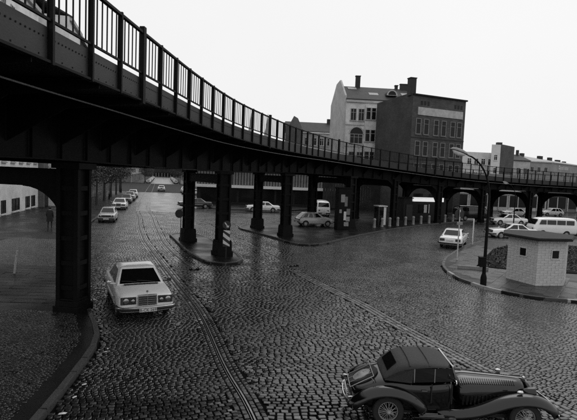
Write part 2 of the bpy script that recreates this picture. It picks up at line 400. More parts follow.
# setts: rows of stones, each with its own size, height and tilt
rng = np.random.default_rng(3)
def rows(ang, rowh, lmin, lmax, x0, x1, y0, y1):
    ca, sa = math.cos(ang), math.sin(ang); ext = max(x1 - x0, y1 - y0) * 0.85; cx, cy = (x0 + x1) / 2, (y0 + y1) / 2
    nr = int(2 * ext / rowh); nc = int(2 * ext / lmin) + 2; out = []
    ln = rng.uniform(lmin, lmax, (nr, nc)); u = np.cumsum(ln, 1) - ln / 2 - ext + rng.uniform(0, lmin, (nr, 1))
    rh = rowh * rng.uniform(0.82, 1.2, (nr, 1)); v = (np.cumsum(rh, 0) - rh / 2 - ext) + np.zeros_like(u)
    v0 = v
    v = v0 + 0.22 * np.sin(u * 0.33 + v0 * .11 + 2.0) + 0.06 * np.sin(u * 0.95 + v0 * .3) + 0.016 * np.sin(u * 3.1 + v0 * 2.7) + rng.normal(0, rowh * 0.06, u.shape)
    slope_ = 0.22 * .33 * np.cos(u * 0.33 + v0 * .11 + 2.0) + 0.06 * .95 * np.cos(u * 0.95 + v0 * .3)
    X = cx + u * ca - v * sa; Y = cy + u * sa + v * ca
    W = ln; Hh = rh + np.zeros_like(u)
    k = (X > x0) & (X < x1) & (Y > y0) & (Y < y1)
    A_ = ang + np.arctan(slope_)[k] + rng.normal(0, .06, k.sum())
    return np.stack([X[k], Y[k], W[k] * rng.uniform(.93, 1.0, k.sum()), Hh[k] * rng.uniform(.88, 1.04, k.sum()), A_], 1)
def along(pts, offs, lmin, lmax, wid):
    out = []
    for off in offs:
        s = 0; P = resample([(x, y, 0) for x, y in pts], 0.05); i = 0
        while i < len(P) - 8:
            n = int(rnd.uniform(lmin, lmax) / 0.05); j = min(i + n, len(P) - 1)
            a, b = P[i], P[j]; d = (b - a); 
            if d.length < 0.05: break
            m_ = (a + b) / 2; nn = Vector((-d.y, d.x, 0)).normalized() * off
            out.append((m_.x + nn.x, m_.y + nn.y, d.length, wid, math.atan2(d.y, d.x))); i = j
    return np.array(out)
def view_mask(A, ymax):
    X, Y = A[:, 0], A[:, 1]
    return (Y > 7.5) & (Y < ymax) & (np.abs(X) < Y * 0.66 + 2.2)
pavs = [POLY_L, KERB_I, POLY_C, POLY_R, POLY_SR]
def off_pav(A):
    k = np.ones(len(A), bool)
    for pl in pavs: k &= ~inside(pl, A[:, 0], A[:, 1]); k &= dist_line(pl + [pl[0]], A[:, 0], A[:, 1]) > 0.05
    return k
YM = 60
right_zone = BAND[::-1] + [(0.2, 27.5), (0.5, 33), (3, 41), (20, 64), (60, 64), (60, 4), (8.5, 4)]
left_zone = RAIL1 + [(-6, 4), (-40, 4), (-90, 210)]
zs = []
Z = rows(R(3), 0.132, 0.14, 0.23, -22, 22, 7, YM); k = view_mask(Z, YM) & ~inside(right_zone, Z[:, 0], Z[:, 1]) & ~inside(left_zone, Z[:, 0], Z[:, 1]); zs.append(Z[k])
Z = rows(R(-62), 0.11, 0.11, 0.17, -2, 42, 7, YM); k = view_mask(Z, YM) & inside(right_zone, Z[:, 0], Z[:, 1]); zs.append(Z[k])
Z = rows(R(16), 0.12, 0.12, 0.19, -34, 4, 7, YM + 16); k = view_mask(Z, YM + 16) & inside(left_zone, Z[:, 0], Z[:, 1]); zs.append(Z[k])
Z = np.concatenate(zs)
Z = Z[off_pav(Z)]
dB = dist_line(BAND, Z[:, 0], Z[:, 1]); Z = Z[dB > 0.30]
for rl in (RAIL1, RAIL2, RAIL3):
    Z = Z[dist_line(rl, Z[:, 0], Z[:, 1]) > 0.34]
edge_rows = [along(rl, (0.10, -0.155, 0.235, -0.29), 0.16, 0.24, 0.13) for rl in (RAIL1, RAIL2, RAIL3)]
er = np.concatenate(edge_rows); er = er[view_mask(er, YM + 16) & off_pav(er)]
Z = np.concatenate([Z, er])
bd = along(BAND, (0.18, 0.0, -0.18), 0.16, 0.26, 0.16); bd = bd[view_mask(bd, YM) & off_pav(bd)]

def stones_mesh(name, A, joint=0.022, base=-0.056, h0=-0.004, hv=0.0032, tilt=0.03, seed=1):
    g_ = np.random.default_rng(seed); N = len(A)
    W = A[:, 2] / 2 - joint / 2; H = A[:, 3] / 2 - joint / 2; ca, sa = np.cos(A[:, 4]), np.sin(A[:, 4])
    sx = np.array([-1, 1, 1, -1.]); sy = np.array([-1, -1, 1, 1.])
    worn = np.interp(A[:, 1], (13, 30), (1.0, 0.25))          # farther stones shaped flatter to raise the distant sheen
    tx, ty = g_.normal(0, tilt, N) * worn, g_.normal(0, tilt, N) * worn; h = h0 + g_.normal(0, hv, N) * worn
    V = np.zeros((N, 12, 3))
    for ring, (ins, dz) in enumerate(((0.0, None), (0.02, -0.008), (0.2, 0.0))):
        kx = 1 - ins + g_.normal(0, 0.03, (N, 4)) * (ring > 0); ky = 1 - ins * 1.0 + g_.normal(0, 0.04, (N, 4)) * (ring > 0)
        lx = sx * W[:, None] * kx; ly = sy * H[:, None] * ky
        V[:, ring * 4:ring * 4 + 4, 0] = A[:, 0, None] + lx * ca[:, None] - ly * sa[:, None]
        V[:, ring * 4:ring * 4 + 4, 1] = A[:, 1, None] + lx * sa[:, None] + ly * ca[:, None]
        V[:, ring * 4:ring * 4 + 4, 2] = base if dz is None else (h[:, None] + dz * worn[:, None] + lx * tx[:, None] + ly * ty[:, None] + g_.normal(0, 0.0015, (N, 4)))
    q = []
    for r_ in (0, 1):
        for j in range(4): q.append((r_ * 4 + j, r_ * 4 + (j + 1) % 4, r_ * 4 + 4 + (j + 1) % 4, r_ * 4 + 4 + j))
    q.append((8, 9, 10, 11)); q = np.array(q)
    F = (q[None] + (np.arange(N) * 12)[:, None, None]).reshape(-1, 4)
    me = bpy.data.meshes.new(name); me.vertices.add(N * 12); me.vertices.foreach_set('co', V.reshape(-1))
    me.loops.add(F.size); me.loops.foreach_set('vertex_index', F.reshape(-1).astype(np.int32))
    me.polygons.add(len(F)); me.polygons.foreach_set('loop_start', np.arange(0, F.size, 4, dtype=np.int32)); me.polygons.foreach_set('loop_total', np.full(len(F), 4, np.int32))
    me.update(calc_edges=True); sm = np.ones((N, 9), bool); sm[:, 8] = False; me.polygons.foreach_set('use_smooth', sm.reshape(-1)); me.update()
    return me
# the 300 largest in the picture are stones of their own
vis = (np.abs(Z[:, 0] / Z[:, 1]) < 0.52) & (Z[:, 1] > 9.7) & ~((Z[:, 0] > 1.3) & (Z[:, 1] < 11.6))
rank = np.where(vis, Z[:, 1] + np.abs(Z[:, 0]) * 0.1, 1e9); order = np.argsort(rank); near_ids = order[:300]
rest = np.ones(len(Z), bool); rest[near_ids] = False
tag(obj('setts', stones_mesh('setts', Z[rest]), sett_m, road), None, None, None, 'stuff')
nb = np.argsort(bd[:, 1])
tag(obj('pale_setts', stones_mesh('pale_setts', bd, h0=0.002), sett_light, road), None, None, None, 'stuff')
one = [stones_mesh('sett', np.array([[0, 0, 1.0, 1.0, 0]]), joint=0.13, tilt=0.0, hv=0, seed=k) for k in range(6)]
for me in one:                                       # unit stone: flatten the height to metres again
    for v in me.vertices:
        v.co.x *= 1.0; v.co.y *= 1.0
for q, i in enumerate(near_ids):
    x, y, lw, lh, an = Z[i]
    o = obj('sett', one[q % 6], sett_m, road); o.location = (x, y, rnd.gauss(0, 0.005)); o.scale = (lw, lh, 1)
    o.rotation_euler = (rnd.gauss(0, 0.05), rnd.gauss(0, 0.045), an)

def rail(pts, m, label):
    P = [Vector((x, y, 0)) for x, y in pts]; mb = MB()
    for off, wd, z in ((0.0, 0.036, -0.006), (0.062, 0.014, -0.008)):
        rings = []
        for i, p in enumerate(P):
            d = (P[min(i + 1, len(P) - 1)] - P[max(0, i - 1)]).normalized(); n_ = Vector((-d.y, d.x, 0))
            c_ = p - n_ * off
            rings.append([c_ - n_ * wd / 2 + Vector((0, 0, -.06)), c_ + n_ * wd / 2 + Vector((0, 0, -.06)), c_ + n_ * wd / 2 + Vector((0, 0, z)), c_ - n_ * wd / 2 + Vector((0, 0, z))])
        mb.loft(rings)
    return tag(mb.build('tram_rail', m), label, 'tram rail', 'grooved tram rails in the setts', 'thing')
rail(RAIL1, steel, 'worn tram rail curving past the white saloon to the bottom edge')
rail(RAIL2, steel, 'short tram rail curving beside the long traffic island')
rail(RAIL3, steel, 'dull tram rail between traffic island and larger column pavement')

# mosaic stones and slabs on the pavements
Z2 = rows(R(35), 0.075, 0.07, 0.1, -11, -4, 7.5, 16.5)
k2 = inside(POLY_L, Z2[:, 0], Z2[:, 1]) & (dist_line(KERB_L, Z2[:, 0], Z2[:, 1]) > 0.55) & (np.abs(Z2[:, 0]) < Z2[:, 1] * .66 + 1)
tag(obj('mosaic_stones', stones_mesh('mosaic_stones', Z2[k2], 0.014, 0.105, 0.122, 0.004, 0.06), mosaic_m, pv_l), None, None, None, 'stuff')
Z3 = rows(R(8), 0.11, 0.11, 0.14, -19, -9, 24, 33)
k3 = inside(POLY_L, Z3[:, 0], Z3[:, 1]) & (dist_line(KERB_L, Z3[:, 0], Z3[:, 1]) > 0.6)
tag(obj('mosaic_stones', stones_mesh('mosaic_stones', Z3[k3], 0.012, 0.105, 0.122, 0.004, 0.05), mosaic_m, pv_l), None, None, None, 'stuff')
def slabs(parent, poly, ang, sx, sy, box, m, keep=None, zt=0.118):
    ca, sa = math.cos(ang), math.sin(ang); n = 0
    x0, x1, y0, y1 = box; cx, cy = (x0 + x1) / 2, (y0 + y1) / 2; e = max(x1 - x0, y1 - y0)
    for i in range(int(-e / sx), int(e / sx) + 1):
        for j in range(int(-e / sy), int(e / sy) + 1):
            u, v = (i + 0.5 * (j % 2)) * sx, j * sy; x, y = cx + u * ca - v * sa, cy + u * sa + v * ca
            if not (x0 < x < x1 and y0 < y < y1): continue
            X, Y = np.array([x]), np.array([y])
            if not inside(poly, X, Y)[0] or dist_line(poly, X, Y)[0] < 0.62: continue
            o = obj('paving_slab', unit_stone((i * 7 + j * 3) % 6, 0.012, 'slab'), m, parent)
            o.location = (x, y, zt + rnd.uniform(-.003, .003) - 0.02); o.scale = (sx - 0.018, sy - 0.018, 0.05)
            o.rotation_euler = (rnd.gauss(0, .006), rnd.gauss(0, .006), ang); n += 1
    return n
slabs(pv_r, POLY_R, R(55), 0.85, 0.62, (9, 15.5, 21, 40), pave_light)
slabs(pv_l, POLY_L, R(3), 1.1, 0.5, (-14.5, -7.2, 17.6, 23.6), pave)
# the planted bed behind the hut
bed = MB().prism([(11.6, 29.0), (13.4, 28.2), (20, 27.5), (30, 28), (30, 40.5), (19.5, 41), (15.8, 36.6)], 0.10, 0.16).build('planting_bed', soil)
tag(bed, 'dark planted bed behind the block hut', 'planting bed')
gc = MB()
for k in range(9000):
    x, y = rnd.uniform(11.8, 30), rnd.uniform(27.6, 40.8)
    if not inside([(11.8, 29.0), (13.4, 28.4), (20, 27.7), (30, 28.2), (30, 40.3), (19.5, 40.8), (15.9, 36.5)], np.array([x]), np.array([y]))[0]: continue
    a_ = rnd.uniform(0, 6.28); l_ = rnd.uniform(.05, .13); h_ = rnd.uniform(.02, .16) * (1.6 if math.sin(x * 1.3) * math.sin(y * .9) > .2 else .8)
    dx, dy = math.cos(a_) * l_, math.sin(a_) * l_
    gc.add([(x - dy * .35, y + dx * .35, .15 + h_ * .5), (x + dx, y + dy, .16 + h_), (x + dy * .35, y - dx * .35, .15 + h_ * .5), (x - dx * .6, y - dy * .6, .15)], [(0, 1, 2), (0, 2, 3)])
tag(gc.build('ground_cover', leaf_m, bed, recalc=False), None, None, None, 'stuff')
edge = MB().box((10.95, 27.9, 0.2), (1.7, 0.16, 0.22), R(-14)).build('edging_stone', concrete, bevel=0.02)
tag(edge, 'short pale edging stone lying beside the street lamp', 'edging stone')
for i, (x, y, s_, a_) in enumerate(((-4.58, 9.75, .085, .3), (-4.66, 10.5, .06, 1.1), (-4.72, 11.15, .06, .7), (-5.02, 13.25, .05, .2), (-5.05, 13.5, .045, 2.))):
    mb = MB(); mb.add([(-1, -.4, .02), (-.2, -.55, .10), (.7, -.35, .0), (1.1, .2, .05), (.2, .5, .16), (-.8, .45, .03), (0.1, 0.0, .22)], [(0, 1, 6), (1, 2, 6), (2, 3, 6), (3, 4, 6), (4, 5, 6), (5, 0, 6)])
    o = mb.build('paper_scrap', paper, recalc=False); o.location = (x, y, 0.012); o.scale = (s_, s_, s_); o.rotation_euler = (0, 0, a_)
    tag(o, ('largest white paper scrap in the gutter near the bottom edge', 'second paper scrap up the gutter from the bottom edge', 'third paper scrap up the gutter from the bottom edge', 'small paper scrap by the kerb bend', 'tiny paper scrap at the kerb bend, farthest of the litter')[i], 'paper scrap', 'litter along the gutter')

# ------------------------------------------------------------------ the viaduct
via = thing('railway_viaduct', (0, 0, 0), 0, 'black riveted iron railway viaduct curving across the junction', 'viaduct')
EDGE = [(-4.75, -7, 7.0), (-4.6, 0, 7.0), (-4.4, 5, 7.0), (-4.15, 10, 7.02), (-3.95, 14.5, 7.08), (-3.55, 19, 7.05), (-2.7, 24, 6.95), (-1.1, 30, 6.88), (0.8, 36.5, 6.88), (3.2, 42.5, 6.86), (6.8, 47.8, 6.66), (12, 52.3, 6.3), (18.5, 56.5, 5.86), (26, 60.6, 5.52), (34, 64.6, 5.33), (45, 69.5, 5.2), (60, 76, 5.15)]
E_ = catmull(EDGE, 0.5); NE = len(E_)
def frame(i):
    d = E_[min(i + 1, NE - 1)] - E_[max(i - 1, 0)]; d.z = 0; d.normalize(); return d, Vector((-d.y, d.x, 0))
def lerp(x, xs, ys): return float(np.interp(x, xs, ys))
def inset(i):  return lerp(E_[i].y, (0, 14, 17, 24, 29.7, 40, 50, 60), (3.6, 3.6, 3.5, 3.1, 2.7, 2.3, 1.7, 1.5))
def depth(i):  return lerp(E_[i].y, (0, 20, 36, 45, 56, 65), (1.65, 1.65, 1.5, 1.35, 1.1, 0.95))
def sweep(name, offs, zlo, zhi, m, step=2, parent=via, i0=0, i1=None):
    """a strip of rectangular section that follows the viaduct; offs=(outer, inner) inward offsets, z relative to plate bottom"""
    rings = []
    for i in list(range(i0, (i1 or NE), step)):
        p = E_[i]; d, n_ = frame(i)
        f_ = lambda v: v(i) if callable(v) else v
        a_, b_ = p + n_ * f_(offs[0]), p + n_ * f_(offs[1]); lo, hi = f_(zlo), f_(zhi)
        rings.append([(a_.x, a_.y, p.z + lo), (b_.x, b_.y, p.z + lo), (b_.x, b_.y, p.z + hi), (a_.x, a_.y, p.z + hi)])
    return MB().loft(rings).build(name, m, parent)
GW = 6.3                                             # distance between the two main girders
sweep('deck', (0.06, lambda i: inset(i) + GW + inset(i) - .06), 0.05, 0.2, iron)
for side in (0, 1):
    o_ = (lambda i: inset(i)) if side == 0 else (lambda i: inset(i) + GW)
    g_ = sweep('main_girder', (lambda i: o_(i) + .14, lambda i: o_(i) + .17), lambda i: -depth(i), 0.048, iron)
    sweep('bottom_flange', (lambda i: o_(i) - .05, lambda i: o_(i) + .36), lambda i: -depth(i) - .045, lambda i: -depth(i) - .004, iron, parent=g_)
    if side == 0:
        stf = MB().box((0, 0, .5), (.02, .1, 1)).mesh('stiffener')
        for i in range(0, NE, 3):
            p = E_[i]; d, n_ = frame(i); q = p + n_ * (inset(i) + .07)
            o = obj('stiffener', stf, iron, g_); o.location = (q.x, q.y, p.z - depth(i)); o.scale = (1, 1, depth(i) + .04); o.rotation_euler = (0, 0, math.atan2(d.y, d.x))
cab = sweep('cable_duct', (lambda i: lerp(E_[i].y, (0, 15, 45), (1.0, 1.0, -.06)), lambda i: lerp(E_[i].y, (0, 15, 45), (1.03, 1.03, -.03))), -0.285, -0.255, iron_light)
for i in range(0, NE, 5):                            # cantilever brackets under the walkway and cross beams
    p = E_[i]; d, n_ = frame(i); a_ = p + n_ * 0.05; b_ = p + n_ * (inset(i) + .12)
    mb = MB().plate([(a_.x, a_.y, p.z + .04), (b_.x, b_.y, p.z + .04), (b_.x, b_.y, p.z - .75 * depth(i)), (a_.x + (b_.x - a_.x) * .55, a_.y + (b_.y - a_.y) * .55, p.z - .32), (a_.x, a_.y, p.z - .13)], .03, d); mb.build('cantilever_bracket', iron, via)
    a_ = p + n_ * (inset(i) + .18); b_ = p + n_ * (inset(i) + GW)
    mb = MB().plate([(a_.x, a_.y, p.z + .04), (b_.x, b_.y, p.z + .04), (b_.x, b_.y, p.z - .6), (a_.x, a_.y, p.z - .6)], .05, d); mb.build('cross_beam', iron, via)
# edge: posts, plates, rails, balusters
POSTS = list(range(1, NE - 1, 3))
post_me = {False: MB().box((0, 0, 0.86), (0.07, 0.1, 1.86)).box((0, 0.04, 0.86), (0.12, 0.015, 1.8)).mesh('railing_post'), True: MB().box((0, 0, 0.88), (0.17, 0.13, 2.0)).mesh('railing_post')}
bal_me = MB().box((0, 0, 0.5), (0.024, 0.024, 1.0)).mesh('baluster')
plate_me = MB().box((0, 0, 0.28), (1, 0.016, 0.56)).mesh('edge_plate')
riv = MB()
thick = 1
for j, i in enumerate(POSTS[:-1]):
    p = E_[i]; q = E_[POSTS[j + 1]]; d = (q - p); L_ = d.length; az = math.atan2(d.y, d.x); dip = -math.asin(d.z / L_)
    dd, n_ = frame(i)
    big = (j % 11 == 2)
    o = obj('railing_post', post_me[big], iron, via); o.location = p - n_ * 0.0; o.rotation_euler = (0, 0, az)
    m_ = (p + q) / 2
    o = obj('edge_plate', plate_me, iron_plate, via); o.location = m_ + n_ * 0.045; o.rotation_euler = (0, dip, az); o.scale = (L_ - 0.004, 1, 1)
    if m_.y > 0:
        nb_ = 5
        for k in range(nb_):
            b_ = p.lerp(q, (k + 1) / (nb_ + 1))
            o = obj('baluster', bal_me, iron, via); o.location = (b_.x, b_.y, b_.z + 0.7); o.rotation_euler = (0, 0, az); o.scale = (1, 1, 1.02)
        if m_.y < 30:
            for k in range(12):
                b_ = p.lerp(q, (k + .5) / 12) + n_ * 0.034
                riv.plate([(b_.x + math.cos(az) * .017 * math.cos(t_), b_.y + math.sin(az) * .017 * math.cos(t_), b_.z + .38 + .017 * math.sin(t_)) for t_ in [R(60 * h6) for h6 in range(6)]], .014, n_)
                if k % 3 == 0: riv.box((b_.x, b_.y, b_.z + .06), (.024, .012, .024), az)
tag(riv.build('rivets', iron, via), None, None, None, 'stuff')
sweep('top_rail', (-0.045, 0.045), 1.70, 1.76, iron, 1)
sweep('lower_rail', (-0.025, 0.025), 0.655, 0.70, iron, 1)
sweep('edge_angle', (-0.03, 0.10), -0.05, -0.004, iron, 1)
fpost = MB().box((0, 0, .9), (.08, .08, 1.7)).mesh('far_railing_post')      # far parapet
for i in range(1, NE - 1, 3):
    p = E_[i]; d, n_ = frame(i); q = p + n_ * (2 * inset(i) + GW - .1); o = obj('far_railing_post', fpost, iron, via); o.location = (q.x, q.y, p.z); o.rotation_euler = (0, 0, math.atan2(d.y, d.x))
fo = lambda i: 2 * inset(i) + GW - .12
sweep('far_top_rail', (fo, lambda i: fo(i) + .06), 1.68, 1.75, iron)
sweep('far_edge_plate', (lambda i: fo(i) + .08, lambda i: fo(i) + .1), 0, .57, iron_plate)
for i_, k in enumerate(((1.35, 'a'), (2.85, 'b'))):  # running rails of the two tracks
    for t_ in range(2):
        o_ = (lambda i, kk=k[0] + t_ * 3.2 - .0: inset(i) + kk - .9)
        sweep('running_rail', (o_, lambda i, f_=o_: f_(i) + .06), 0.2, 0.36, rust)

def arc_bracket(mb, c, dirv, r, z1, th, drop=None, n=9):
    """a spandrel plate filling the corner between a column (at c, going up to z1) and a beam running along dirv"""
    dirv = Vector(dirv).normalized(); drop = drop or r; pts = [(c[0], c[1], z1)]
    pts.append((c[0] + dirv.x * r, c[1] + dirv.y * r, z1))
    for k in range(n + 1):
        t = math.pi / 2 * k / n; h_ = r * (1 - math.sin(t)); v_ = drop * (1 - math.cos(t))
        pts.append((c[0] + dirv.x * h_, c[1] + dirv.y * h_, z1 - v_ - 0.04))
    mb.plate(pts, th, (-dirv.y, dirv.x, 0))
def column(x, y, ztop, az, wd=0.72, base=0.95, bh=0.85):
    z0 = 0.1; mb = MB(); h = ztop - z0
    mb.box((0, 0, h / 2), (wd * .62, wd * .7, h))
    for sx in (-1, 1):
        for sy in (-1, 1):
            mb.box((sx * wd * .40, sy * wd * .40, h / 2), (wd * .18, wd * .18, h))
    n = int(h / 0.85)
    for k in range(1, n):
        for sy in (-1, 1): mb.box((0, sy * wd * .42, k * h / n), (wd * .6, wd * .05, .16))
        for sx in (-1, 1): mb.box((sx * wd * .42, 0, k * h / n), (wd * .05, wd * .6, .16))
    mb.box((0, 0, h - .10), (wd * 1.25, wd * 1.25, .2))
    o = mb.build('column', iron, via); o.location = (x, y, z0); o.rotation_euler = (0, 0, az)
    b_ = MB(); b_.box((0, 0, bh / 2 - .02), (base * 1.0, base * 1.0, bh + .04), 0, .95).box((0, 0, bh + .04), (base * .9, base * .9, .08)).box((0, 0, .1), (base * 1.1, base * 1.1, .24))
    b_.build('base', iron, o, bevel=0.02)
    return o
def pair(near, far, ztop, r=1.0, wd=0.72, along_dir=None, base=.95, bh=.85, beam_h=.55, ra=None):
    n_, f_ = Vector((*near, 0)), Vector((*far, 0)); d = (f_ - n_).normalized(); az = math.atan2(d.y, d.x)
    column(*near, ztop, az, wd, base, bh); column(*far, ztop, az, wd * .95, base, bh)
    mb = MB(); z1 = ztop - .25
    mb.beam((n_.x, n_.y, z1 - beam_h / 2), (f_.x, f_.y, z1 - beam_h / 2), .34, beam_h)
    mb.beam((n_.x, n_.y, z1 + .015), (f_.x, f_.y, z1 + .015), .46, .03)
    for c_, dv in ((near, d), (far, -d)): arc_bracket(mb, (c_[0] + dv.x * wd * .4, c_[1] + dv.y * wd * .4), dv, r, z1 - beam_h + .02, .22)
    mb.build('portal_beam', iron, via)
    if along_dir is not None:
        mb = MB(); t = Vector((*along_dir, 0)).normalized()
        for c_ in (near, far):
            for s_ in (1, -1): arc_bracket(mb, (c_[0] + t.x * s_ * wd * .35, c_[1] + t.y * s_ * wd * .35), t * s_, ra or 2.0, ztop - .02, .12, (ra or 2.0) * .8)
        mb.build('arched_bracket', iron, via)
pair((-7.55, 16.85), (-14.6, 18.0), 5.32, r=1.6, wd=0.84, base=.88, bh=.4, beam_h=.6)
pair((-4.05, 29.7), (-7.3, 35.0), 5.30, r=.8)
pair((-0.2, 40.2), (-2.9, 45.2), 5.34, r=.8)
pair((6.2, 48.6), (2.6, 53.5), 5.36, r=.8, wd=.8)
pair((11.9, 54.4), (8.5, 60.3), 5.2, r=.9, wd=.6, along_dir=(.8, .6), base=.6, bh=.4, ra=1.7)
pair((18.2, 58.4), (15.6, 64.6), 4.78, r=2.7, beam_h=.35, wd=.6, along_dir=(.87, .5), base=.6, bh=.4, ra=1.9)
pair((25.0, 62.2), (22.2, 68.2), 4.45, r=2.7, beam_h=.35, wd=.6, along_dir=(.88, .47), base=.6, bh=.4, ra=2.0)
pair((33.2, 66.3), (30.4, 72.3), 4.33, r=2.7, beam_h=.35, wd=.6, along_dir=(.9, .44), base=.6, bh=.4, ra=2.2)
pair((43.0, 70.7), (40.2, 76.8), 4.25, r=2.7, beam_h=.35, wd=.6, along_dir=(.9, .42), base=.6, bh=.4, ra=2.2)
pair((-8.1, 3.0), (-14.4, 3.3), 5.32, r=1.4, wd=.95)

# ------------------------------------------------------------------ buildings
def wall_obj(root, name, pts, h0, h1, m):
    mb = MB().prism(pts, h0, h1); me = mb.mesh(name); box_uv(me); return obj(name, me, m, root)
class Face:
    """a vertical facade from a to b (seen from outside with a at the left); u metres along, z up"""
    def __init__(s, a, b):
        s.a = Vector((*a, 0)); d = Vector((*b, 0)) - s.a; s.L = d.length; s.d = d / s.L; s.n = Vector((s.d.y, -s.d.x, 0)); s.az = math.atan2(s.d.y, s.d.x)
    def P(s, u, z, o=0): p = s.a + s.d * u + s.n * o; return (p.x, p.y, z)
    def slab(s, mb, u0, u1, z0, z1, o0, o1):
        c = s.a + s.d * (u0 + u1) / 2 + s.n * (o0 + o1) / 2; mb.box((c.x, c.y, (z0 + z1) / 2), (u1 - u0, abs(o1 - o0), z1 - z0), s.az); return mb
def window(root, F, u, z, wd, ht, frame_m=window_frame, sash=True, panes=2, reveal=True, arch=False, surround=None):
    """frame, panes set back behind it, and a sill; the frame ring stands proud of the wall"""
    fr = MB(); t = 0.09
    F.slab(fr, u - wd / 2 - .02, u - wd / 2 + t, z, z + ht, 0.0, .07); F.slab(fr, u + wd / 2 - t, u + wd / 2 + .02, z, z + ht, 0.0, .07)
    F.slab(fr, u - wd / 2 + t, u + wd / 2 - t, z + ht - t, z + ht, 0.0, .065); F.slab(fr, u - wd / 2 + t, u + wd / 2 - t, z, z + t * .8, 0.0, .065)
    for k in range(1, panes):
        uu = u - wd / 2 + wd * k / panes; F.slab(fr, uu - .04, uu + .04, z + t * .8, z + ht - t, 0.005, .06)
    if sash: F.slab(fr, u - wd / 2 + t, u + wd / 2 - t, z + ht * .66, z + ht * .66 + .06, 0.004, .055)
    o = fr.build('window', frame_m, root)
    F.slab(MB(), u - wd / 2 + .02, u + wd / 2 - .02, z + .02, z + ht - .02, 0.0, .02).build('pane', window_glass, o)
    F.slab(MB(), u - wd / 2 - .12, u + wd / 2 + .12, z - .12, z - .003, 0.0, .14).build('sill', surround or frame_m, o)
    if arch:
        mb = MB(); pts = [F.P(u + wd / 2 * math.cos(math.pi * k / 10), z + ht + .01 + wd / 2 * math.sin(math.pi * k / 10), .035) for k in range(11)]
        mb.plate(pts, .03, F.n); mb.build('arched_pane', window_glass, o)
        mb = MB()
        for k in range(10):
            a0, a1 = math.pi * k / 10, math.pi * (k + 1) / 10; r0, r1 = wd / 2, wd / 2 + .22
            mb.plate([F.P(u + r_ * math.cos(a_), z + ht + r_ * math.sin(a_), .05) for r_, a_ in ((r0, a0), (r1, a0), (r1, a1), (r0, a1))], .1, F.n)
        mb.build('arch_moulding', surround or frame_m, o)
    return o
def gable_roof(root, A, B, depthv, z_eave, z_ridge, m, over=.3, name='roof'):
    """ridge parallel to A-B"""
    A, B = Vector((*A, 0)), Vector((*B, 0)); d = (B - A).normalized(); n_ = Vector((-d.y, d.x, 0)); A = A - d * .05; B = B + d * .05
    f0, f1 = A - n_ * over, B - n_ * over; r0, r1 = A + n_ * depthv / 2, B + n_ * depthv / 2; b0, b1 = A + n_ * (depthv + over), B + n_ * (depthv + over)
    V = [(f0.x, f0.y, z_eave), (f1.x, f1.y, z_eave), (r1.x, r1.y, z_ridge), (r0.x, r0.y, z_ridge), (b0.x, b0.y, z_eave), (b1.x, b1.y, z_eave)]
    V2 = [(x, y, z - .22) for x, y, z in V]
    mb = MB(); mb.add(V + V2, [(0, 1, 2, 3), (3, 2, 5, 4), (6, 9, 8, 7), (9, 10, 11, 8), (0, 6, 7, 1), (4, 5, 11, 10), (0, 3, 9, 6), (3, 4, 10, 9), (1, 7, 8, 2), (2, 8, 11, 5)])
    me = mb.mesh(name); box_uv(me); return obj(name, me, m, root)

# pale tenement with dark tiled roof
apt = thing('tenement', (0, 0, 0), 0, 'pale four storey tenement with dark tiled roof, skylights and round dormer', 'building')
A0, A1 = (9.35, 85.0), (22.0, 86.0); dA = (Vector(A1) - Vector(A0)).normalized(); nA = Vector((-dA.y, dA.x)); DEP = 11.5
back = lambda p, k: (p[0] + nA.x * k - 0.6 * k / DEP, p[1] + nA.y * k)
wall_obj(apt, 'wall', [A0, A1, back(A1, DEP), back(A0, DEP)], -.05, 18.9, stucco)
g0, g1 = Vector((*A0, 0)), Vector((*back(A0, DEP), 0)); gn = Vector((-(g1 - g0).y, (g1 - g0).x, 0)).normalized()
gm = (g0 + g1) / 2
mb = MB(); e_ = gn * .13
mb.plate([g0 + e_ + Vector((0, 0, -.05)), g1 + e_ + Vector((0, 0, -.05)), g1 + e_ + Vector((0, 0, 19.2)), gm + (g1 - gm) * .25 + e_ + Vector((0, 0, 22.6)), gm + (g0 - gm) * .25 + e_ + Vector((0, 0, 22.9)), g0 + e_ + Vector((0, 0, 19.5))], .3, gn)
mb.build('gable_wall', stucco_grey, apt)
ar = gable_roof(apt, A0, A1, DEP, 18.95, 22.1, roof_tile)
F = Face(A0, A1)
F.slab(MB(), 0.02, F.L, 18.35, 18.72, 0, .35).build('cornice', stucco_grey, apt)
for zf in (14.75, 11.0, 7.3): F.slab(MB(), 0.02, F.L, zf - .35, zf - .2, 0, .1).build('string_course', stucco_grey, apt)
for z in (15.2, 7.7, 3.9):
    window(apt, F, 1.35, z, 1.05, 2.1); window(apt, F, 2.75, z, 1.05, 2.1)
window(apt, F, 2.05, 11.2, 2.3, 1.7, panes=3, arch=True, surround=stucco_grey)
bay = F.slab(MB(), 3.35, 6.35, 0, 17.9, 0, .5).build('bay', stucco, apt)
FB = Face(F.P(3.35, 0, .5)[:2], F.P(6.35, 0, .5)[:2])
for z in (15.4, 11.6, 7.8, 4.0):
    for k in range(3): window(apt, FB, .55 + .95 * k, z, .85, 2.1, panes=1)
for u in (9.0, 10.6):
    for z in (15.2, 11.4, 7.7, 3.9): window(apt, F, u, z, 1.05, 2.1)
def on_roof(u, t):                                   # point on the front slope, t 0..1 from eave to ridge
    p = F.a + F.d * u - F.n * (DEP / 2 * t); return Vector((p.x, p.y, 18.95 + 3.15 * t))
slope = math.atan2(3.15, DEP / 2)
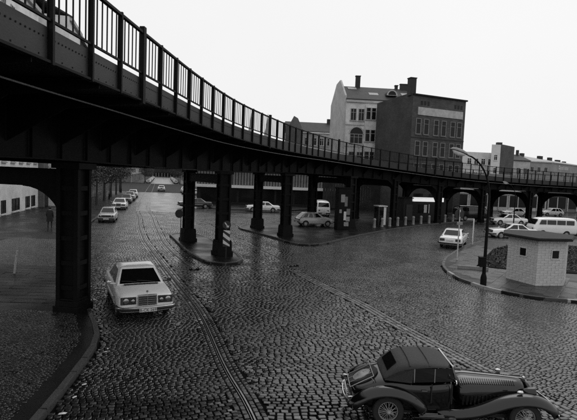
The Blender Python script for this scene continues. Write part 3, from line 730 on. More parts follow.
for u, t, wd, lt in ((1.8, .8, 1.6, .9), (5.3, .42, 1.7, 1.1), (11.3, .5, 1.5, 1.3)):
    p = on_roof(u, t); sd = Vector((-F.n.x * math.cos(slope), -F.n.y * math.cos(slope), math.sin(slope))); nn = F.d.cross(sd)
    mb = MB(); mb.plate([p - F.d * wd / 2 - sd * lt / 2 + nn * .08, p + F.d * wd / 2 - sd * lt / 2 + nn * .08, p + F.d * wd / 2 + sd * lt / 2 + nn * .08, p - F.d * wd / 2 + sd * lt / 2 + nn * .08], .12, nn)
    sk = mb.build('skylight', window_frame, ar)
dp = on_roof(8.3, .3)
mb = MB(); ring = [(1.0 * math.cos(math.pi * k / 10), 1.0 * math.sin(math.pi * k / 10)) for k in range(11)]
rings = []
for off in (0.9, -2.2): rings.append([tuple(dp + F.d * c_ + Vector((0, 0, s_ + .1)) + F.n * off) for c_, s_ in ring])
dm = mb.loft(rings).build('dormer', roof_tile, ar)
mb = MB(); mb.plate([tuple(dp + F.d * c_ * .98 + Vector((0, 0, s_ * .98 + .1)) + F.n * .92) for c_, s_ in ring], .04, F.n); mb.build('dormer_front', stucco_grey, ar)
mb = MB(); mb.plate([tuple(dp + F.d * c_ * .7 + Vector((0, 0, s_ * .7 + .2)) + F.n * .97) for c_, s_ in ring], .06, F.n); mb.build('dormer_window', window_glass, ar)
for u, t, h_, wd in ((3.0, .95, 2.0, .85), (11.9, .98, .9, 1.6), (10.4, 1.0, .55, .5)):
    p = on_roof(u, t); MB().box((p.x, p.y, p.z + h_ / 2 - .3), (wd, .7, h_ + .6)).box((p.x, p.y, p.z + h_ + .05), (wd + .16, .86, .12)).build('chimney', brick_side, ar)

# sooty brick building with the pale signboard
bb = thing('brick_building', (0, 0, 0), 0, 'sooty brick building with long pale signboard under its parapet', 'building')
B0, B1 = (17.75, 72.0), (27.15, 76.4); B3 = (14.6, 83.0); B2 = (24.2, 87.0)
wall_obj(bb, 'wall', [B0, B1, B2, B3], -.05, 17.75, brick_dark)
F = Face(B0, B1)
F.slab(MB(), -.1, F.L + .15, 17.76, 17.98, -.3, .25).build('parapet_coping', roof_felt, bb)
W_ = Face(B3, B0)
mb = MB(); nW = W_.n
mb.plate([Vector((*B3, -.05)) + nW * .12, Vector((*B0, -.05)) + nW * .12, Vector((*B0, 18.1)) + nW * .12, Vector((*B3, 18.0)) + nW * .12], .24, nW)
me = mb.mesh('party_wall'); box_uv(me); obj('party_wall', me, brick_side, bb)
p = W_.P(W_.L - .6, 0, 0); MB().box((p[0], p[1], 19.0), (.95, .95, 2.6), W_.az).box((p[0], p[1], 20.25), (1.08, 1.08, .14), W_.az).build('chimney', brick_side, bb)
F.slab(MB(), 1.0, F.L - .55, 14.95, 16.1, 0, .12).build('signboard', shop_light, bb)
for g_ in (1.5, F.L - 2.3):
    for k in range(3): F.slab(MB(), g_ + k * .62, g_ + k * .62 + .38, 16.45, 17.05, 0, .03).build('vent_window', window_glass, bb)
us = [1.25, 2.75, 4.65, 6.15, 7.95, 9.3]
for u in us:
    for z, h_ in ((12.1, 2.35), (8.9, 2.2), (5.6, 2.2)): window(bb, F, u, z, .95, h_, frame_m=mat('dull_frame_paint', 0.17, 0.7, 0.3, 5, 0), surround=stucco_dark, panes=1)
for u in (2, 5, 8): F.slab(MB(), u - .9, u + .9, .4, 3.2, 0, .04).build('shop_window', window_glass, bb)
for zf in (11.5, 8.3): F.slab(MB(), 0.02, F.L - .02, zf, zf + .16, 0, .07).build('string_course', brick_side, bb)

# long grey house further back
hs = thing('gabled_house', (0, 0, 0), 0, 'long grey house with stepped gable behind the railing', 'building')
wall_obj(hs, 'wall', [(-1.2, 110), (12, 111), (11.5, 121), (-1.7, 120)], -.05, 15.3, stucco_grey)
gable_roof(hs, (-1.2, 110), (12, 111), 10, 15.35, 17.9, roof_tile)
F = Face((-1.2, 110), (12, 111))
mb = MB(); mb.plate([F.P(-.2, 12, .2), F.P(3.4, 12, .2), F.P(3.4, 16.2, .2), F.P(2.5, 18.1, .2), F.P(1.6, 18.6, .2), F.P(.6, 16.6, .2), F.P(-.2, 16.2, .2)], .4, F.n); mb.build('gable', stucco_dark, hs)
F.slab(MB(), 0, F.L, 14.9, 15.2, 0, .3).build('cornice', stucco, hs)
for k in range(7):
    for z in (12.2, 8.6): window(hs, F, 1.2 + 1.75 * k, z, .95, 1.7, frame_m=stucco)
MB().box((9, 115.5, 18.1), (1.4, .8, 1.4)).build('chimney', brick_side, hs)

# twin spired church far off, seen through the railing
ch = thing('church', (-17, 260, 0), 0, 'distant church with two thin spires seen through the railing', 'church')
MB().box((0, 12, 9), (14, 30, 18)).build('nave', stucco_grey, ch)
for x in (-4.6, 4.2):
    MB().box((x, -4, 12), (3.4, 3.4, 24)).build('tower', stucco_grey, ch)
    MB().lathe([(2.2, 24), (.9, 30), (.08, 37)], 8, 'Z', (x, -4, 0)).build('spire', zinc, ch)

# distant blocks on the right
wb = thing('white_block', (0, 0, 0), 0, 'distant white house with flat roof and taller stair tower', 'building')
wall_obj(wb, 'wall', [(42.5, 119), (51.5, 120), (51, 131), (42, 130)], -.05, 12.7, stucco_white)
F = Face((42.5, 119), (51.5, 120))
for z in (9.6, 6.2):
    for u in (1.6, 3.4, 5.2, 7): window(wb, F, u, z, 1.1, 1.6, frame_m=stucco_white)
wall_obj(wb, 'stair_tower', [(48.7, 117.5), (51.0, 117.7), (57.4, 124.5), (54, 128)], -.05, 14.6, stucco_white)
FT = Face((48.7, 117.5), (51.0, 117.7))
for z in (10.8, 7.6): window(wb, FT, 1.15, z, .9, 1.4, frame_m=stucco_white)
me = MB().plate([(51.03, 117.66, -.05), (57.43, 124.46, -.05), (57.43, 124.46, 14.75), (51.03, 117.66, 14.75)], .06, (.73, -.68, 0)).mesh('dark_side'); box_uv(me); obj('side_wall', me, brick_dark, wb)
MB().box((51.5, 120, 14.9), (1.2, 1, .9)).build('chimney', brick_side, wb)

fb = thing('factory_block', (0, 0, 0), 0, 'distant grey factory block with pale lettering near its roof', 'building')
wall_obj(fb, 'wall', [(64, 148), (82.5, 152), (105, 172), (95, 190), (62, 170)], -.05, 12.6, mat('hazed_grey_render', 0.24, 0.85, 0.3, 0.4, 0.2, 20))  # grey render, its colour lightened to stand in for slight distance haze
F1 = Face((64, 148), (82.5, 152)); F2 = Face((82.5, 152), (105, 172))
mb = MB(); mb.add([(64.0, 148, 12.62), (82.5, 152, 12.62), (105, 172, 12.62), (95, 190, 12.62), (62, 170, 12.62), (75, 158, 14.6), (90, 170, 14.2)], [(0, 1, 5), (1, 2, 6, 5), (2, 3, 6), (3, 4, 5, 6), (4, 0, 5)])
mb.build('roof', zinc, fb)
F1.slab(MB(), -.2, F1.L, 12.3, 12.58, 0, .3).build('cornice', stucco_grey, fb); F2.slab(MB(), .35, F2.L, 12.3, 12.58, 0, .3).build('cornice', stucco_grey, fb)
for k in range(7):
    for z in (9.2, 5.8): window(fb, F1, 1.6 + 2.5 * k, z, 1.2, 1.7, frame_m=stucco_grey, sash=False)
for k in range(9):
    for z in (8.0, 5.0): window(fb, F2, 2 + 3.0 * k, z, 1.3, 1.6, frame_m=stucco_grey, sash=False)
lt = MB()
for k, (h_, wd) in enumerate(((1.15, .8), (.75, .6), (.75, .6), (1.0, .35), (.75, .6), (.8, .55), (.75, .6))):
    u = 5.4 + k * 1.25
    F2.slab(lt, u, u + .18, 10.6, 10.6 + h_, 0, .06); F2.slab(lt, u + .18, u + wd, 10.6 + h_ * .8, 10.6 + h_, 0, .06)
    F2.slab(lt, u + .18, u + wd, 10.6, 10.6 + h_ * .2, 0, .06)
lt.build('lettering', white_sign, fb)
for x, y, z, a_ in ((75, 157, 14.8, 1.5), (84, 163, 14.5, 2.2), (90, 168, 14.4, 1.8), (95, 172, 13.9, 2.4), (99, 175, 13.6, 1.4), (70, 155, 14.0, .8), (67, 153, 13.6, .7)):
    MB().box((x, y, z - .3), (a_, .9, 1.6), R(35)).build('chimney', brick_side, fb)
lb = thing('low_rear_house', (0, 0, 0), 0, 'distant low rendered house between white house and factory block', 'building')
wall_obj(lb, 'wall', [(57.5, 128), (64.5, 130), (63, 140), (56, 138)], -.05, 11.6, stucco_grey)
gable_roof(lb, (57.5, 128), (64.5, 130), 9, 11.65, 13.4, roof_tile)
for k in range(3): window(lb, Face((57.5, 128), (64.5, 130)), 1.4 + 2.2 * k, 8, 1.1, 1.6)
MB().box((60, 133, 13.8), (.6, .6, 1.6)).box((62.5, 133.5, 13.8), (.6, .6, 1.6)).build('chimney', brick_side, lb)

# left row of houses along the long street
def street_house(a0, a1, h, m, label, shop=None, nst=6, ground='windows', dep=12, roofh=3.2, name='street_house'):
    r_ = thing(name, (0, 0, 0), 0, label, 'building', 'houses along the streets')
    A_, B_ = Vector(a0), Vector(a1); d_ = (B_ - A_).normalized(); n_ = Vector((-d_.y, d_.x))      # A at the right as seen from the street
    wall_obj(r_, 'wall', [a0, a1, tuple(B_ + n_ * dep), tuple(A_ + n_ * dep)], -.05, h, m)
    gable_roof(r_, a0, a1, dep, h + .05, h + roofh, roof_tile)
    F_ = Face(a0, a1)
    F_.slab(MB(), 0.02, F_.L - .02, h - .5, h - .05, 0, .35).build('cornice', stucco_grey, r_)
    n = max(2, int(F_.L / 2.6)); 
    for s_ in range(1, nst + 1):
        z = 5.4 + (s_ - 1) * 3.4
        if z + 2.2 > h: break
        for k in range(n): window(r_, F_, (k + .5) * F_.L / n, z, 1.15, 2.0, panes=2)
    if ground == 'shops':
        ns = max(2, int(F_.L / 4.2))
        F_.slab(MB(), .2, F_.L - .2, 3.0, 3.75, 0, .18).build('shop_fascia', shop or shop_light, r_)
        for k in range(ns):
            u0 = k * F_.L / ns + .35; u1 = (k + 1) * F_.L / ns - .35
            F_.slab(MB(), u0, u1, .6, 2.85, 0, .05).build('shop_window', window_glass, r_)
            for uu in (u0 - .18, (u0 + u1) / 2):
                F_.slab(MB(), uu - .09, uu + .09, 0.1, 2.95, 0, .12).build('pilaster', stucco_grey, r_)
    else:
        for k, (u, wd) in enumerate(ground):
            window(r_, F_, u, .35, wd, 1.3, frame_m=plastic, panes=2, sash=False, surround=m)
    return r_
def lf(y): return (-27.6 - 0.235 * (y - 45.75), y)

u_ = lambda y: (y - 30) * 1.027
street_house(lf(30.0), lf(58.4), 23.6, wall_light, 'pale painted house with low dark windows seen through the iron arch', ground=[(u_(33), 2.2), (u_(38), 2.2), (u_(42.5), 2.2), (u_(46.6), 1.2), (u_(50.2), 2.3), (u_(54.2), 1.4), (u_(56.3), 1.4)])
street_house(st(19, -5.2), st(27, -5.2), 23.8, wall_light, 'pale house beyond the dark gateway on the left side', ground=[(3, 1.2), (7, 1.2)])
gt = thing('gateway', (0, 0, 0), 0, 'narrow dark rendered gateway between the two pale houses', 'gateway')
F = Face(lf(58.5), lf(61.1)); F.slab(MB(), 0, F.L, -.05, 14, -8, .6).build('wall', stucco_dark, gt); F.slab(MB(), .5, F.L - .5, 0.1, 2.6, .6, .64).build('door', shop_dark, gt)
aa = 27.1
for k, (ln, h_, m_, nm) in enumerate(((12, 23.6, soot_wall, 'sooty house with shops, nearest on the left of the long street'), (13, 23.0, soot_wall, 'sooty taller house with shops, second on the left of the long street'), (13, 21.0, soot_wall, 'sooty house with shops just before the far crossing'),)):
    street_house(st(aa, -5.2), st(aa + ln - .1, -5.2), h_, m_, nm, ground='shops', shop=shop_light if k != 1 else shop_dark); aa += ln
for k, a0 in enumerate((142, 175, 210, 250)):
    street_house(st(a0, -5), st(a0 + 31, -5), 16 + k % 2, (stucco_dark, stucco_grey)[k % 2], ('sooty house at the far left corner of the crossing', 'grey house second beyond the crossing on the left', 'sooty house third beyond the crossing on the left', 'farthest grey house on the left of the street')[k], ground='shops')
    street_house(st(a0 + 31, 18), st(a0, 18), 9 + k % 2, (stucco_grey, stucco_dark)[k % 2], ('low grey house at the far right corner of the crossing', 'low sooty house second beyond the crossing on the right', 'low grey house third beyond the crossing on the right', 'farthest low sooty house on the right of the street')[k], ground='shops', nst=1, roofh=2)

for k, (a0, a1, m_) in enumerate(((46, 66, soot_wall),)):
    street_house(st(a1, 17.5), st(a0, 17.5), 5.2, m_, 'low soot black house before the crossing on the right', ground='shops', nst=0, roofh=1.6, shop=shop_dark)
for k, (x0, y0, x1, y1) in enumerate(((8.2, 96, 26, 99), (27, 93, 52, 97), (52.2, 97, 84, 104))):
    street_house((x0, y0), (x1, y1), 6.0, (soot_wall, stucco_grey, stucco_dark)[k], ('low dark house row behind the tenement', 'low grey house row seen through the middle arches', 'low dark house row seen through the right arches')[k], ground='shops', nst=0, roofh=1.2, shop=(shop_dark, shop_light, shop_dark)[k])
street_house(st(338, -16), st(332, 32), 7.0, soot_wall, 'dark house closing the far end of the long street', ground='shops', roofh=2, nst=0, shop=shop_dark)
hoard = thing('hoarding', (0, 0, 0), 0, 'tall black board hoarding in front of the pale tenement', 'hoarding')
F = Face((5.5, 78.5), (15.6, 80.2))
for k in range(24):
    F.slab(MB(), k * F.L / 24, (k + .93) * F.L / 24, -.05, 4.6 + rnd.uniform(-.03, .03), -.03, .03 + rnd.uniform(-.01, .01)).build('board', soot_wall, hoard)
def make_tree():
    t = thing('street_tree', (0, 0, 0), 0, None, 'tree'); r_ = random.Random(5)
    mb = MB(); mb.tube([(0, 0, 0), (.03, 0, 1.2), (-.02, .03, 2.6), (.05, 0, 4.4), (0, .05, 6.4)], [.2, .16, .14, .1, .04], 8); tips = []
    for k in range(12):
        a_ = k * 2.4; z0 = 2.3 + k * .33; l_ = 2.6 - k * .09
        p1 = (math.cos(a_) * l_ * .5, math.sin(a_) * l_ * .5, z0 + .7); p2 = (math.cos(a_ + .2) * l_, math.sin(a_ + .2) * l_, z0 + 1.3); mb.tube([(0, 0, z0), p1, p2], [.07, .045, .015], 6); tips += [p1, p2]
    mb.build('trunk', bark, t, smooth=True, angle=60)
    cr = MB()
    for (x, y, z) in tips + [(0, 0, 6.6), (.4, .3, 6.0), (-.5, 0, 5.6)]:
        for k in range(70):
            q = Vector((r_.gauss(0, .45), r_.gauss(0, .45), r_.gauss(0, .4))) + Vector((x, y, z)); u = Vector((r_.uniform(-1, 1), r_.uniform(-1, 1), r_.uniform(-1, 1))).normalized(); v = u.orthogonal().normalized(); s_ = r_.uniform(.07, .15)
            cr.add([q - u * s_, q + v * s_ * .6, q + u * s_, q - v * s_ * .6], [(0, 1, 2, 3)])
    cr.build('crown', leaf_m, t, recalc=False); return t
tree0 = make_tree(); nt_ = 0
spots = [(a_, -2.4, 'left') for a_ in (9, 24, 33, 43, 53, 62)] + [(a_, -.2, 'left beyond') for a_ in (144, 156, 170, 186, 204, 226, 250)] + [(a_, 13.0, 'right beyond') for a_ in (144, 157, 171, 187, 205, 227, 251)] + [(a_, 15.5, 'right') for a_ in (40, 52, 63)]
cnt = {}
for a_, ac, sd_ in spots:
    t = tree0 if nt_ == 0 else copy_tree(tree0); nt_ += 1; k_ = cnt.get(sd_, 0); cnt[sd_] = k_ + 1
    x, y = st(a_, ac); t.location = (x, y, .1); t.rotation_euler = (0, 0, a_ * 1.7); z_ = rnd.uniform(.9, 1.12) * (.82 if sd_ == 'right' else 1); t.scale = (z_, z_, z_)
    w_ = {'left': 'dark street tree, %s along the left pavement before the crossing', 'left beyond': 'dark street tree, %s beyond the crossing on the left', 'right beyond': 'dark street tree, %s beyond the crossing on the right', 'right': 'dark street tree, %s on the right before the crossing'}[sd_]
    tag(t, w_ % ['first', 'second', 'third', 'fourth', 'fifth', 'sixth', 'seventh'][k_], 'tree', 'trees lining the long street')
# low pavilion with slatted upper wall behind the columns
pav = thing('shop_pavilion', (0, 0, 0), 0, 'low dark shop pavilion with pale fascia and slatted upper wall', 'building')
V0, V1 = (-15.2, 79.0), (7.6, 82.0)
F = Face(V0, V1); nn_ = Vector((-F.d.y, F.d.x))
wall_obj(pav, 'wall', [V0, V1, (V1[0] + nn_.x * 9, V1[1] + nn_.y * 9), (V0[0] + nn_.x * 9, V0[1] + nn_.y * 9)], -.05, 5.6, shop_dark)
F.slab(MB(), -.2, F.L + .2, 2.75, 3.2, 0, .9).build('fascia', stucco_white, pav)
for k in range(48):
    u = .3 + k * (F.L - .6) / 47
    F.slab(MB(), u - .17, u + .17, 3.22, 5.3, 0, .1).build('slat', slat_m, pav)
for k in range(7):
    u0 = .5 + k * (F.L - 1) / 7; F.slab(MB(), u0 + .12, u0 + 2.9, .4, 2.55, 0, .05).build('shop_window', window_glass, pav)
F.slab(MB(), -.3, F.L + .3, 5.61, 5.8, -4, .4).build('roof_edge', roof_felt, pav)

# shop under the viaduct with the bright fascia
sh = thing('snack_stall', (17.3, 60.6, .1), R(18), 'black stall with bright white fascia behind the bollards', 'stall')
mb = MB().box((0, 1.3, 1.4), (6.2, 2.4, 2.8)); mb.build('body', shop_dark, sh, bevel=.03)
MB().box((.3, -.05, 2.72), (4.4, .3, .52)).build('fascia', glow_fascia, sh, bevel=.02)
MB().box((-.2, .06, 1.55), (1.5, .06, 1.1)).build('serving_window', window_glass, sh)
MB().box((-.02, .0, 1.55), (.42, .05, 1.0)).box((.5, .0, 1.55), (.12, .05, 1.1)).build('window_blind', post_white, sh)
MB().box((0, 1.2, 2.86), (6.5, 2.8, .1)).build('roof', roof_felt, sh)
MB().box((-2.3, .06, 1.05), (.9, .06, 2.0)).build('door', plastic, sh)

# telephone booth, poster cabinet
tb = thing('telephone_booth', (9.9, 51.6, .115), R(20), 'dark glazed telephone booth with pale right side', 'booth')
fr = MB()
for x in (-.45, .45):
    for y in (-.45, .45): fr.box((x, y, 1.05), (.07, .07, 2.1))
fr.box((0, 0, .08), (.97, .97, .16)); fr.box((0, 0, 1.0), (.9, .03, .08)); fr.build('frame', plastic, tb)
MB().box((0, 0, 2.18), (1.1, 1.1, .12)).build('roof', post_white, tb, bevel=.03)
MB().box((.47, 0, 1.12), (.03, .84, 1.9)).box((.30, -.47, 1.12), (.34, .025, 1.9)).build('pale_panel', post_white, tb)
MB().box((-.1, -.455, 1.12), (.42, .02, 1.9)).box((-.46, 0, 1.12), (.02, .82, 1.9)).build('pane', glass_dark, tb)
pcab = thing('poster_pillar', (5.3, 46.9, .115), R(18), 'broad pillar pasted with torn pale posters under the viaduct', 'poster pillar')
MB().box((0, 0, 2.0), (1.35, .8, 4.0)).box((0, 0, 4.05), (1.45, .9, .12)).build('body', iron, pcab, bevel=.03)
for (x, z, wd, ht, m_) in ((-.2, 3.05, .42, .75, concrete), (.15, 2.75, .3, .95, slat_m), (.42, 1.75, .38, .6, slat_m), (.08, 1.35, .26, .85, post_white), (.4, 1.05, .4, .45, concrete), (.25, .55, .5, .4, concrete), (-.4, 1.8, .25, .35, concrete)):
    MB().box((x, -.408, z), (wd, .012, ht)).build('poster', m_, pcab)

# bollards
bo_me = MB().lathe([(.17, 0), (.15, .1), (.14, .68), (.165, .72), (.165, .80), (.13, .88), (.05, .92)], 14).mesh('bollard', smooth=True, angle=40)
bpts = [(9.01, 49.9), (10.01, 50.9), (11.04, 51.9), (12.12, 52.9), (13.25, 54.0), (14.41, 55.1), (15.63, 56.3), (16.9, 57.4), (18.23, 58.6), (19.62, 59.9), (21.07, 61.3)]
nth = ['first', 'second', 'third', 'fourth', 'fifth', 'sixth', 'seventh', 'eighth', 'ninth', 'tenth', 'last']
for k, (x, y) in enumerate(bpts):
    o = obj('bollard', bo_me, concrete); o.location = (x, y, .115); o.scale = (1.0, 1.0, 1.05)
    tag(o, 'pale concrete bollard, %s in the row counted from the telephone booth' % nth[k], 'bollard', 'bollards along the kerb')

# hut of painted blocks
hut = thing('block_hut', (0, 0, 0), 0, 'small pale six sided block hut with flat dark roof', 'hut')
HP = [(11.9, 25.7), (12.64, 24.0), (14.2, 24.27), (15.2, 25.8), (14.5, 27.5), (12.7, 27.4)]
zb, zt = .115, 2.42
cxy = Vector((sum(p[0] for p in HP) / 6, sum(p[1] for p in HP) / 6))
inner = [tuple(cxy + (Vector(p) - cxy) * .984) for p in HP]
core = MB().prism(inner, zb, zt).build('core', block_paint, hut)
bl_me = [unit_stone(40 + k, .014, 'block') for k in range(4)]
wins = {0: (.98, .58), 1: (1.0, .55)}
for e in range(6):
    F = Face(HP[e], HP[(e + 1) % 6]) if True else None
    nc = 18; hh = (zt - zb) / nc
    wu = wins.get(e)
    for j in range(nc):
        z = zb + (j + .5) * hh; u = 0 if j % 2 == 0 else -.21
        while u < F.L - .02:
            u0, u1 = max(u, 0.0), min(u + .42, F.L); u += .42
            segs = [(u0, u1)]
            if wu and abs(z - 1.72) < .24:
                a_, b_ = wu[0] - .24, wu[0] + .24; segs = [(max(u0, p), min(u1, q)) for p, q in ((0, a_), (b_, F.L))]
            for s0, s1 in segs:
                if s1 - s0 < .04: continue
                o = obj('block', bl_me[(j * 3 + int(u * 5)) % 4], block_paint, hut); p = F.P((s0 + s1) / 2, z, -.05)
                o.location = p; o.rotation_euler = (R(90), 0, F.az); o.scale = (s1 - s0 - .003, hh - .004, .10 + rnd.uniform(-.003, .003))
    if wu:
        fr = MB(); c_ = wu[0]
        for du, dz, a_, b_ in ((-.22, 0, .05, .5), (.22, 0, .05, .5), (0, .225, .39, .05), (0, -.225, .39, .05)): F.slab(fr, c_ + du - a_ / 2, c_ + du + a_ / 2, 1.72 + dz - b_ / 2, 1.72 + dz + b_ / 2, -.06, .03)
        wo_ = fr.build('window', block_paint, hut); F.slab(MB(), c_ - .2, c_ + .2, 1.52, 1.92, -.022, -.008).build('pane', window_glass, wo_)
HR = [tuple(cxy + (Vector(p) - cxy) * 1.2) for p in HP]
rf = MB().prism(HR, zt + .01, zt + .12).build('roof', roof_felt, hut, bevel=.015)
HR2 = [tuple(cxy + (Vector(p) - cxy) * 1.17) for p in HP]
MB().prism(HR2, zt + .125, zt + .15).build('roof_felt', roof_felt, rf)

# street lamps
def street_lamp(loc, rz, sc, label):
    t = thing('street_lamp', loc, rz, label, 'street lamp', 'tall curved street lamps'); t.scale = (sc, sc, sc)
    path = [(0, 0, 0), (0, 0, .9), (0, 0, 3.6), (0, 0, 4.3)] + [(-(1.45 - 1.45 * math.cos(a_)), 0, 4.3 + 2.15 * math.sin(a_)) for a_ in [R(10 * k) for k in range(1, 9)]]
    rad = [.10, .085, .065, .055] + [.05 - .002 * k for k in range(8)]
    MB().tube(path, rad, 12).build('pole', iron, t, smooth=True, angle=40)
    MB().lathe([(.15, 0), (.15, .35), (.12, .5), (.1, .55)], 12).build('base', iron, t, smooth=True, angle=40)
    e = path[-1]; hd = MB(); rings = []
    for x, a_, zc in ((.12, .05, 0), (0, .08, 0), (-.1, .15, .02), (-.3, .20, .03), (-.55, .19, .03), (-.76, .13, .02), (-.86, .04, 0)):
        rings.append([(e[0] + x, a_ * math.cos(k * math.pi / 6), e[2] + zc - x * .32 + (a_ * .75 if math.sin(k * math.pi / 6) > 0 else a_ * .25) * math.sin(k * math.pi / 6)) for k in range(12)])
    hd.loft(rings).build('lamp_head', concrete, t, smooth=True, angle=60)
    rings = []
    for x, a_, dz in ((-.14, .10, .04), (-.28, .16, .15), (-.5, .165, .20), (-.68, .12, .15), (-.76, .05, .03)):
        rings.append([(e[0] + x, a_ * math.cos(-k * math.pi / 8), e[2] - x * .32 - .02 - dz * math.sin(k * math.pi / 8)) for k in range(9)])
    MB().loft(rings).build('lamp_bowl', white_sign, t, smooth=True, angle=60)
    return t
lm = street_lamp((9.9, 23.76, .115), 0, 1.0, 'tall curved street lamp with switch box beside the block hut')
MB().box((-.17, -.05, 1.15), (.26, .3, .46)).box((-.17, -.05, 1.4), (.3, .34, .05)).build('switch_box', iron, lm, bevel=.02)
street_lamp((27.6, 58.6, -.045), 0, .82, 'farther curved street lamp seen behind the near lamp pole')

# signs
def sign_round(root, loc, r, m_face, m_back, rz=0):
    o = MB().lathe([(r, -.012), (r, .012)], 28, 'Y').build('sign_disc', m_back, root); o.location = loc; o.rotation_euler = (0, 0, rz)
    return o
s1 = thing('traffic_sign', (11.1, 31.0, .115), R(15), 'round sign seen from behind on a white post by the curved kerb', 'traffic sign')
MB().tube([(0, 0, 0), (0, 0, 3.3)], .04, 10).build('post', post_white, s1, smooth=True, angle=40)
sign_round(s1, (0, .06, 3.0), .33, white_sign, plastic)
MB().box((0, -.05, 2.42), (.42, .02, .2)).build('plate', concrete, s1)
MB().box((0, .0, 3.0), (.05, .12, .3)).build('clamp', plastic, s1)
s2 = thing('sign_post', (15.25, 39.3, .115), 0, 'bare white post beside the parked white saloon', 'post')
MB().tube([(0, 0, 0), (0, 0, 2.1), (0, 0, 2.14)], [.05, .05, .02], 10).build('post', post_white, s2, smooth=True, angle=40)
s3 = thing('keep_right_beacon', (-3.62, 28.3, .115), R(12), 'striped beacon with round arrow sign before the island column', 'traffic sign')
MB().tube([(0, .05, 0), (0, .05, 2.2)], .035, 8).build('post', plastic, s3)
brd = MB().box((0, 0, 1.2), (.40, .03, 1.0)).build('board', plastic, s3)
for k in range(3):
    z0 = .72 + k * .42; mb = MB()
    pts = [(-.2, -.02, z0 + .18), (.2, -.02, z0 - .12), (.2, -.02, z0 + .10), (-.2, -.02, z0 + .40)]
    pts = [(x, y, min(max(z, .71), 1.69)) for x, y, z in pts]
    mb.plate(pts, .006, (0, 1, 0)).build('stripe', white_sign, brd)
dsc = MB().lathe([(.25, -.012), (.25, .012)], 28, 'Y', (0, 0, 2.0)).build('sign_disc', plastic, s3)
MB().plate([(-.14, -.016, 2.13), (-.09, -.016, 2.16), (.07, -.016, 1.94), (.14, -.016, 1.98), (.11, -.016, 1.84), (-.04, -.016, 1.88), (.02, -.016, 1.91)], .006, (0, 1, 0)).build('arrow', white_sign, dsc)
s4 = thing('traffic_sign', (-7.6, 33.9, .115), R(-10), 'dark round sign seen from behind at the rear island column', 'traffic sign')
MB().tube([(0, 0, 0), (0, 0, 2.4)], .035, 8).build('post', plastic, s4); sign_round(s4, (-.12, -.05, 2.05), .3, plastic, plastic)
lp = MB().tube([(0, 0, 0), (0, 0, .55), (0, 0, 1.1)], [.045, .045, .04], 10).build('marker_post', post_white, smooth=True, angle=40)
lp.location = (-12.67, 22.1, .115); lp.rotation_euler = (0, R(7), 0); tag(lp, 'leaning white marker post on the pavement under the arch', 'post')
for k, (x, y, lb) in enumerate(((*st(13, -2.2), 'old globe street lamp nearest on the left of the long street'), (*st(36, -2.0), 'old globe street lamp second along the left of the street'), (*st(60, -2.0), 'old globe street lamp just before the crossing on the left'))):
    t = thing('globe_lamp', (x, y, .115), 0, lb, 'street lamp', 'globe lamps along the street')
    MB().lathe([(.12, 0), (.1, .8), (.06, .9), (.045, 3.6)], 10).build('pole', iron, t, smooth=True, angle=40)
    MB().lathe([(.05, 3.6), (.17, 3.7), (.22, 3.9), (.17, 4.1), (.05, 4.18)], 12).build('globe', white_sign, t, smooth=True); MB().lathe([(.16, 4.15), (.08, 4.26), (.02, 4.36)], 12).build('cap', iron, t)

# ------------------------------------------------------------------ vehicles
def boolean_cut(me, cutters, name):
    o = bpy.data.objects.new('tmp', me); C.objects.link(o); cs = []
    for cm in cutters:
        c_ = bpy.data.objects.new('cut', cm); C.objects.link(c_); cs.append(c_)
        md = o.modifiers.new('b', 'BOOLEAN'); md.operation = 'DIFFERENCE'; md.object = c_; md.solver = 'EXACT'
    dg = bpy.context.evaluated_depsgraph_get(); dg.update()
    me2 = bpy.data.meshes.new_from_object(o.evaluated_get(dg)); me2.name = name
    bpy.data.objects.remove(o)
    for c_ in cs: bpy.data.objects.remove(c_)
    for p in me2.polygons: p.use_smooth = True
    me2.set_sharp_from_angle(angle=R(38))
    return me2
def body_mesh(stations, name, wheels, rw, wfrac=None):
    rings = []
    for x, w_, zt_, zb_, cr in stations:
        h = zt_ - zb_
        half = [(0, zt_ + cr), (.5 * w_, zt_ + cr * .8), (.84 * w_, zt_ + cr * .2), (.955 * w_, zt_ - .05), (w_, zb_ + h * .56), (.99 * w_, zb_ + h * .28), (.93 * w_, zb_ + h * .03), (.5 * w_, zb_)]
        ring = [(x, y, z) for y, z in half] + [(x, 0, zb_)] + [(x, -y, z) for y, z in reversed(half[1:])]
        rings.append(ring)
    me = MB().loft(rings).mesh(name, sub=2, recalc=True)
    cuts = []
    for wx in wheels:
        for s_ in (-1, 1): cuts.append(MB().lathe([(rw + .055, s_ * .5), (rw + .055, s_ * 1.2)] if s_ > 0 else [(rw + .055, -1.2), (rw + .055, -.5)], 28, 'Y', (wx, 0, rw)).mesh('cut'))
    return boolean_cut(me, cuts, name)
WH = {}
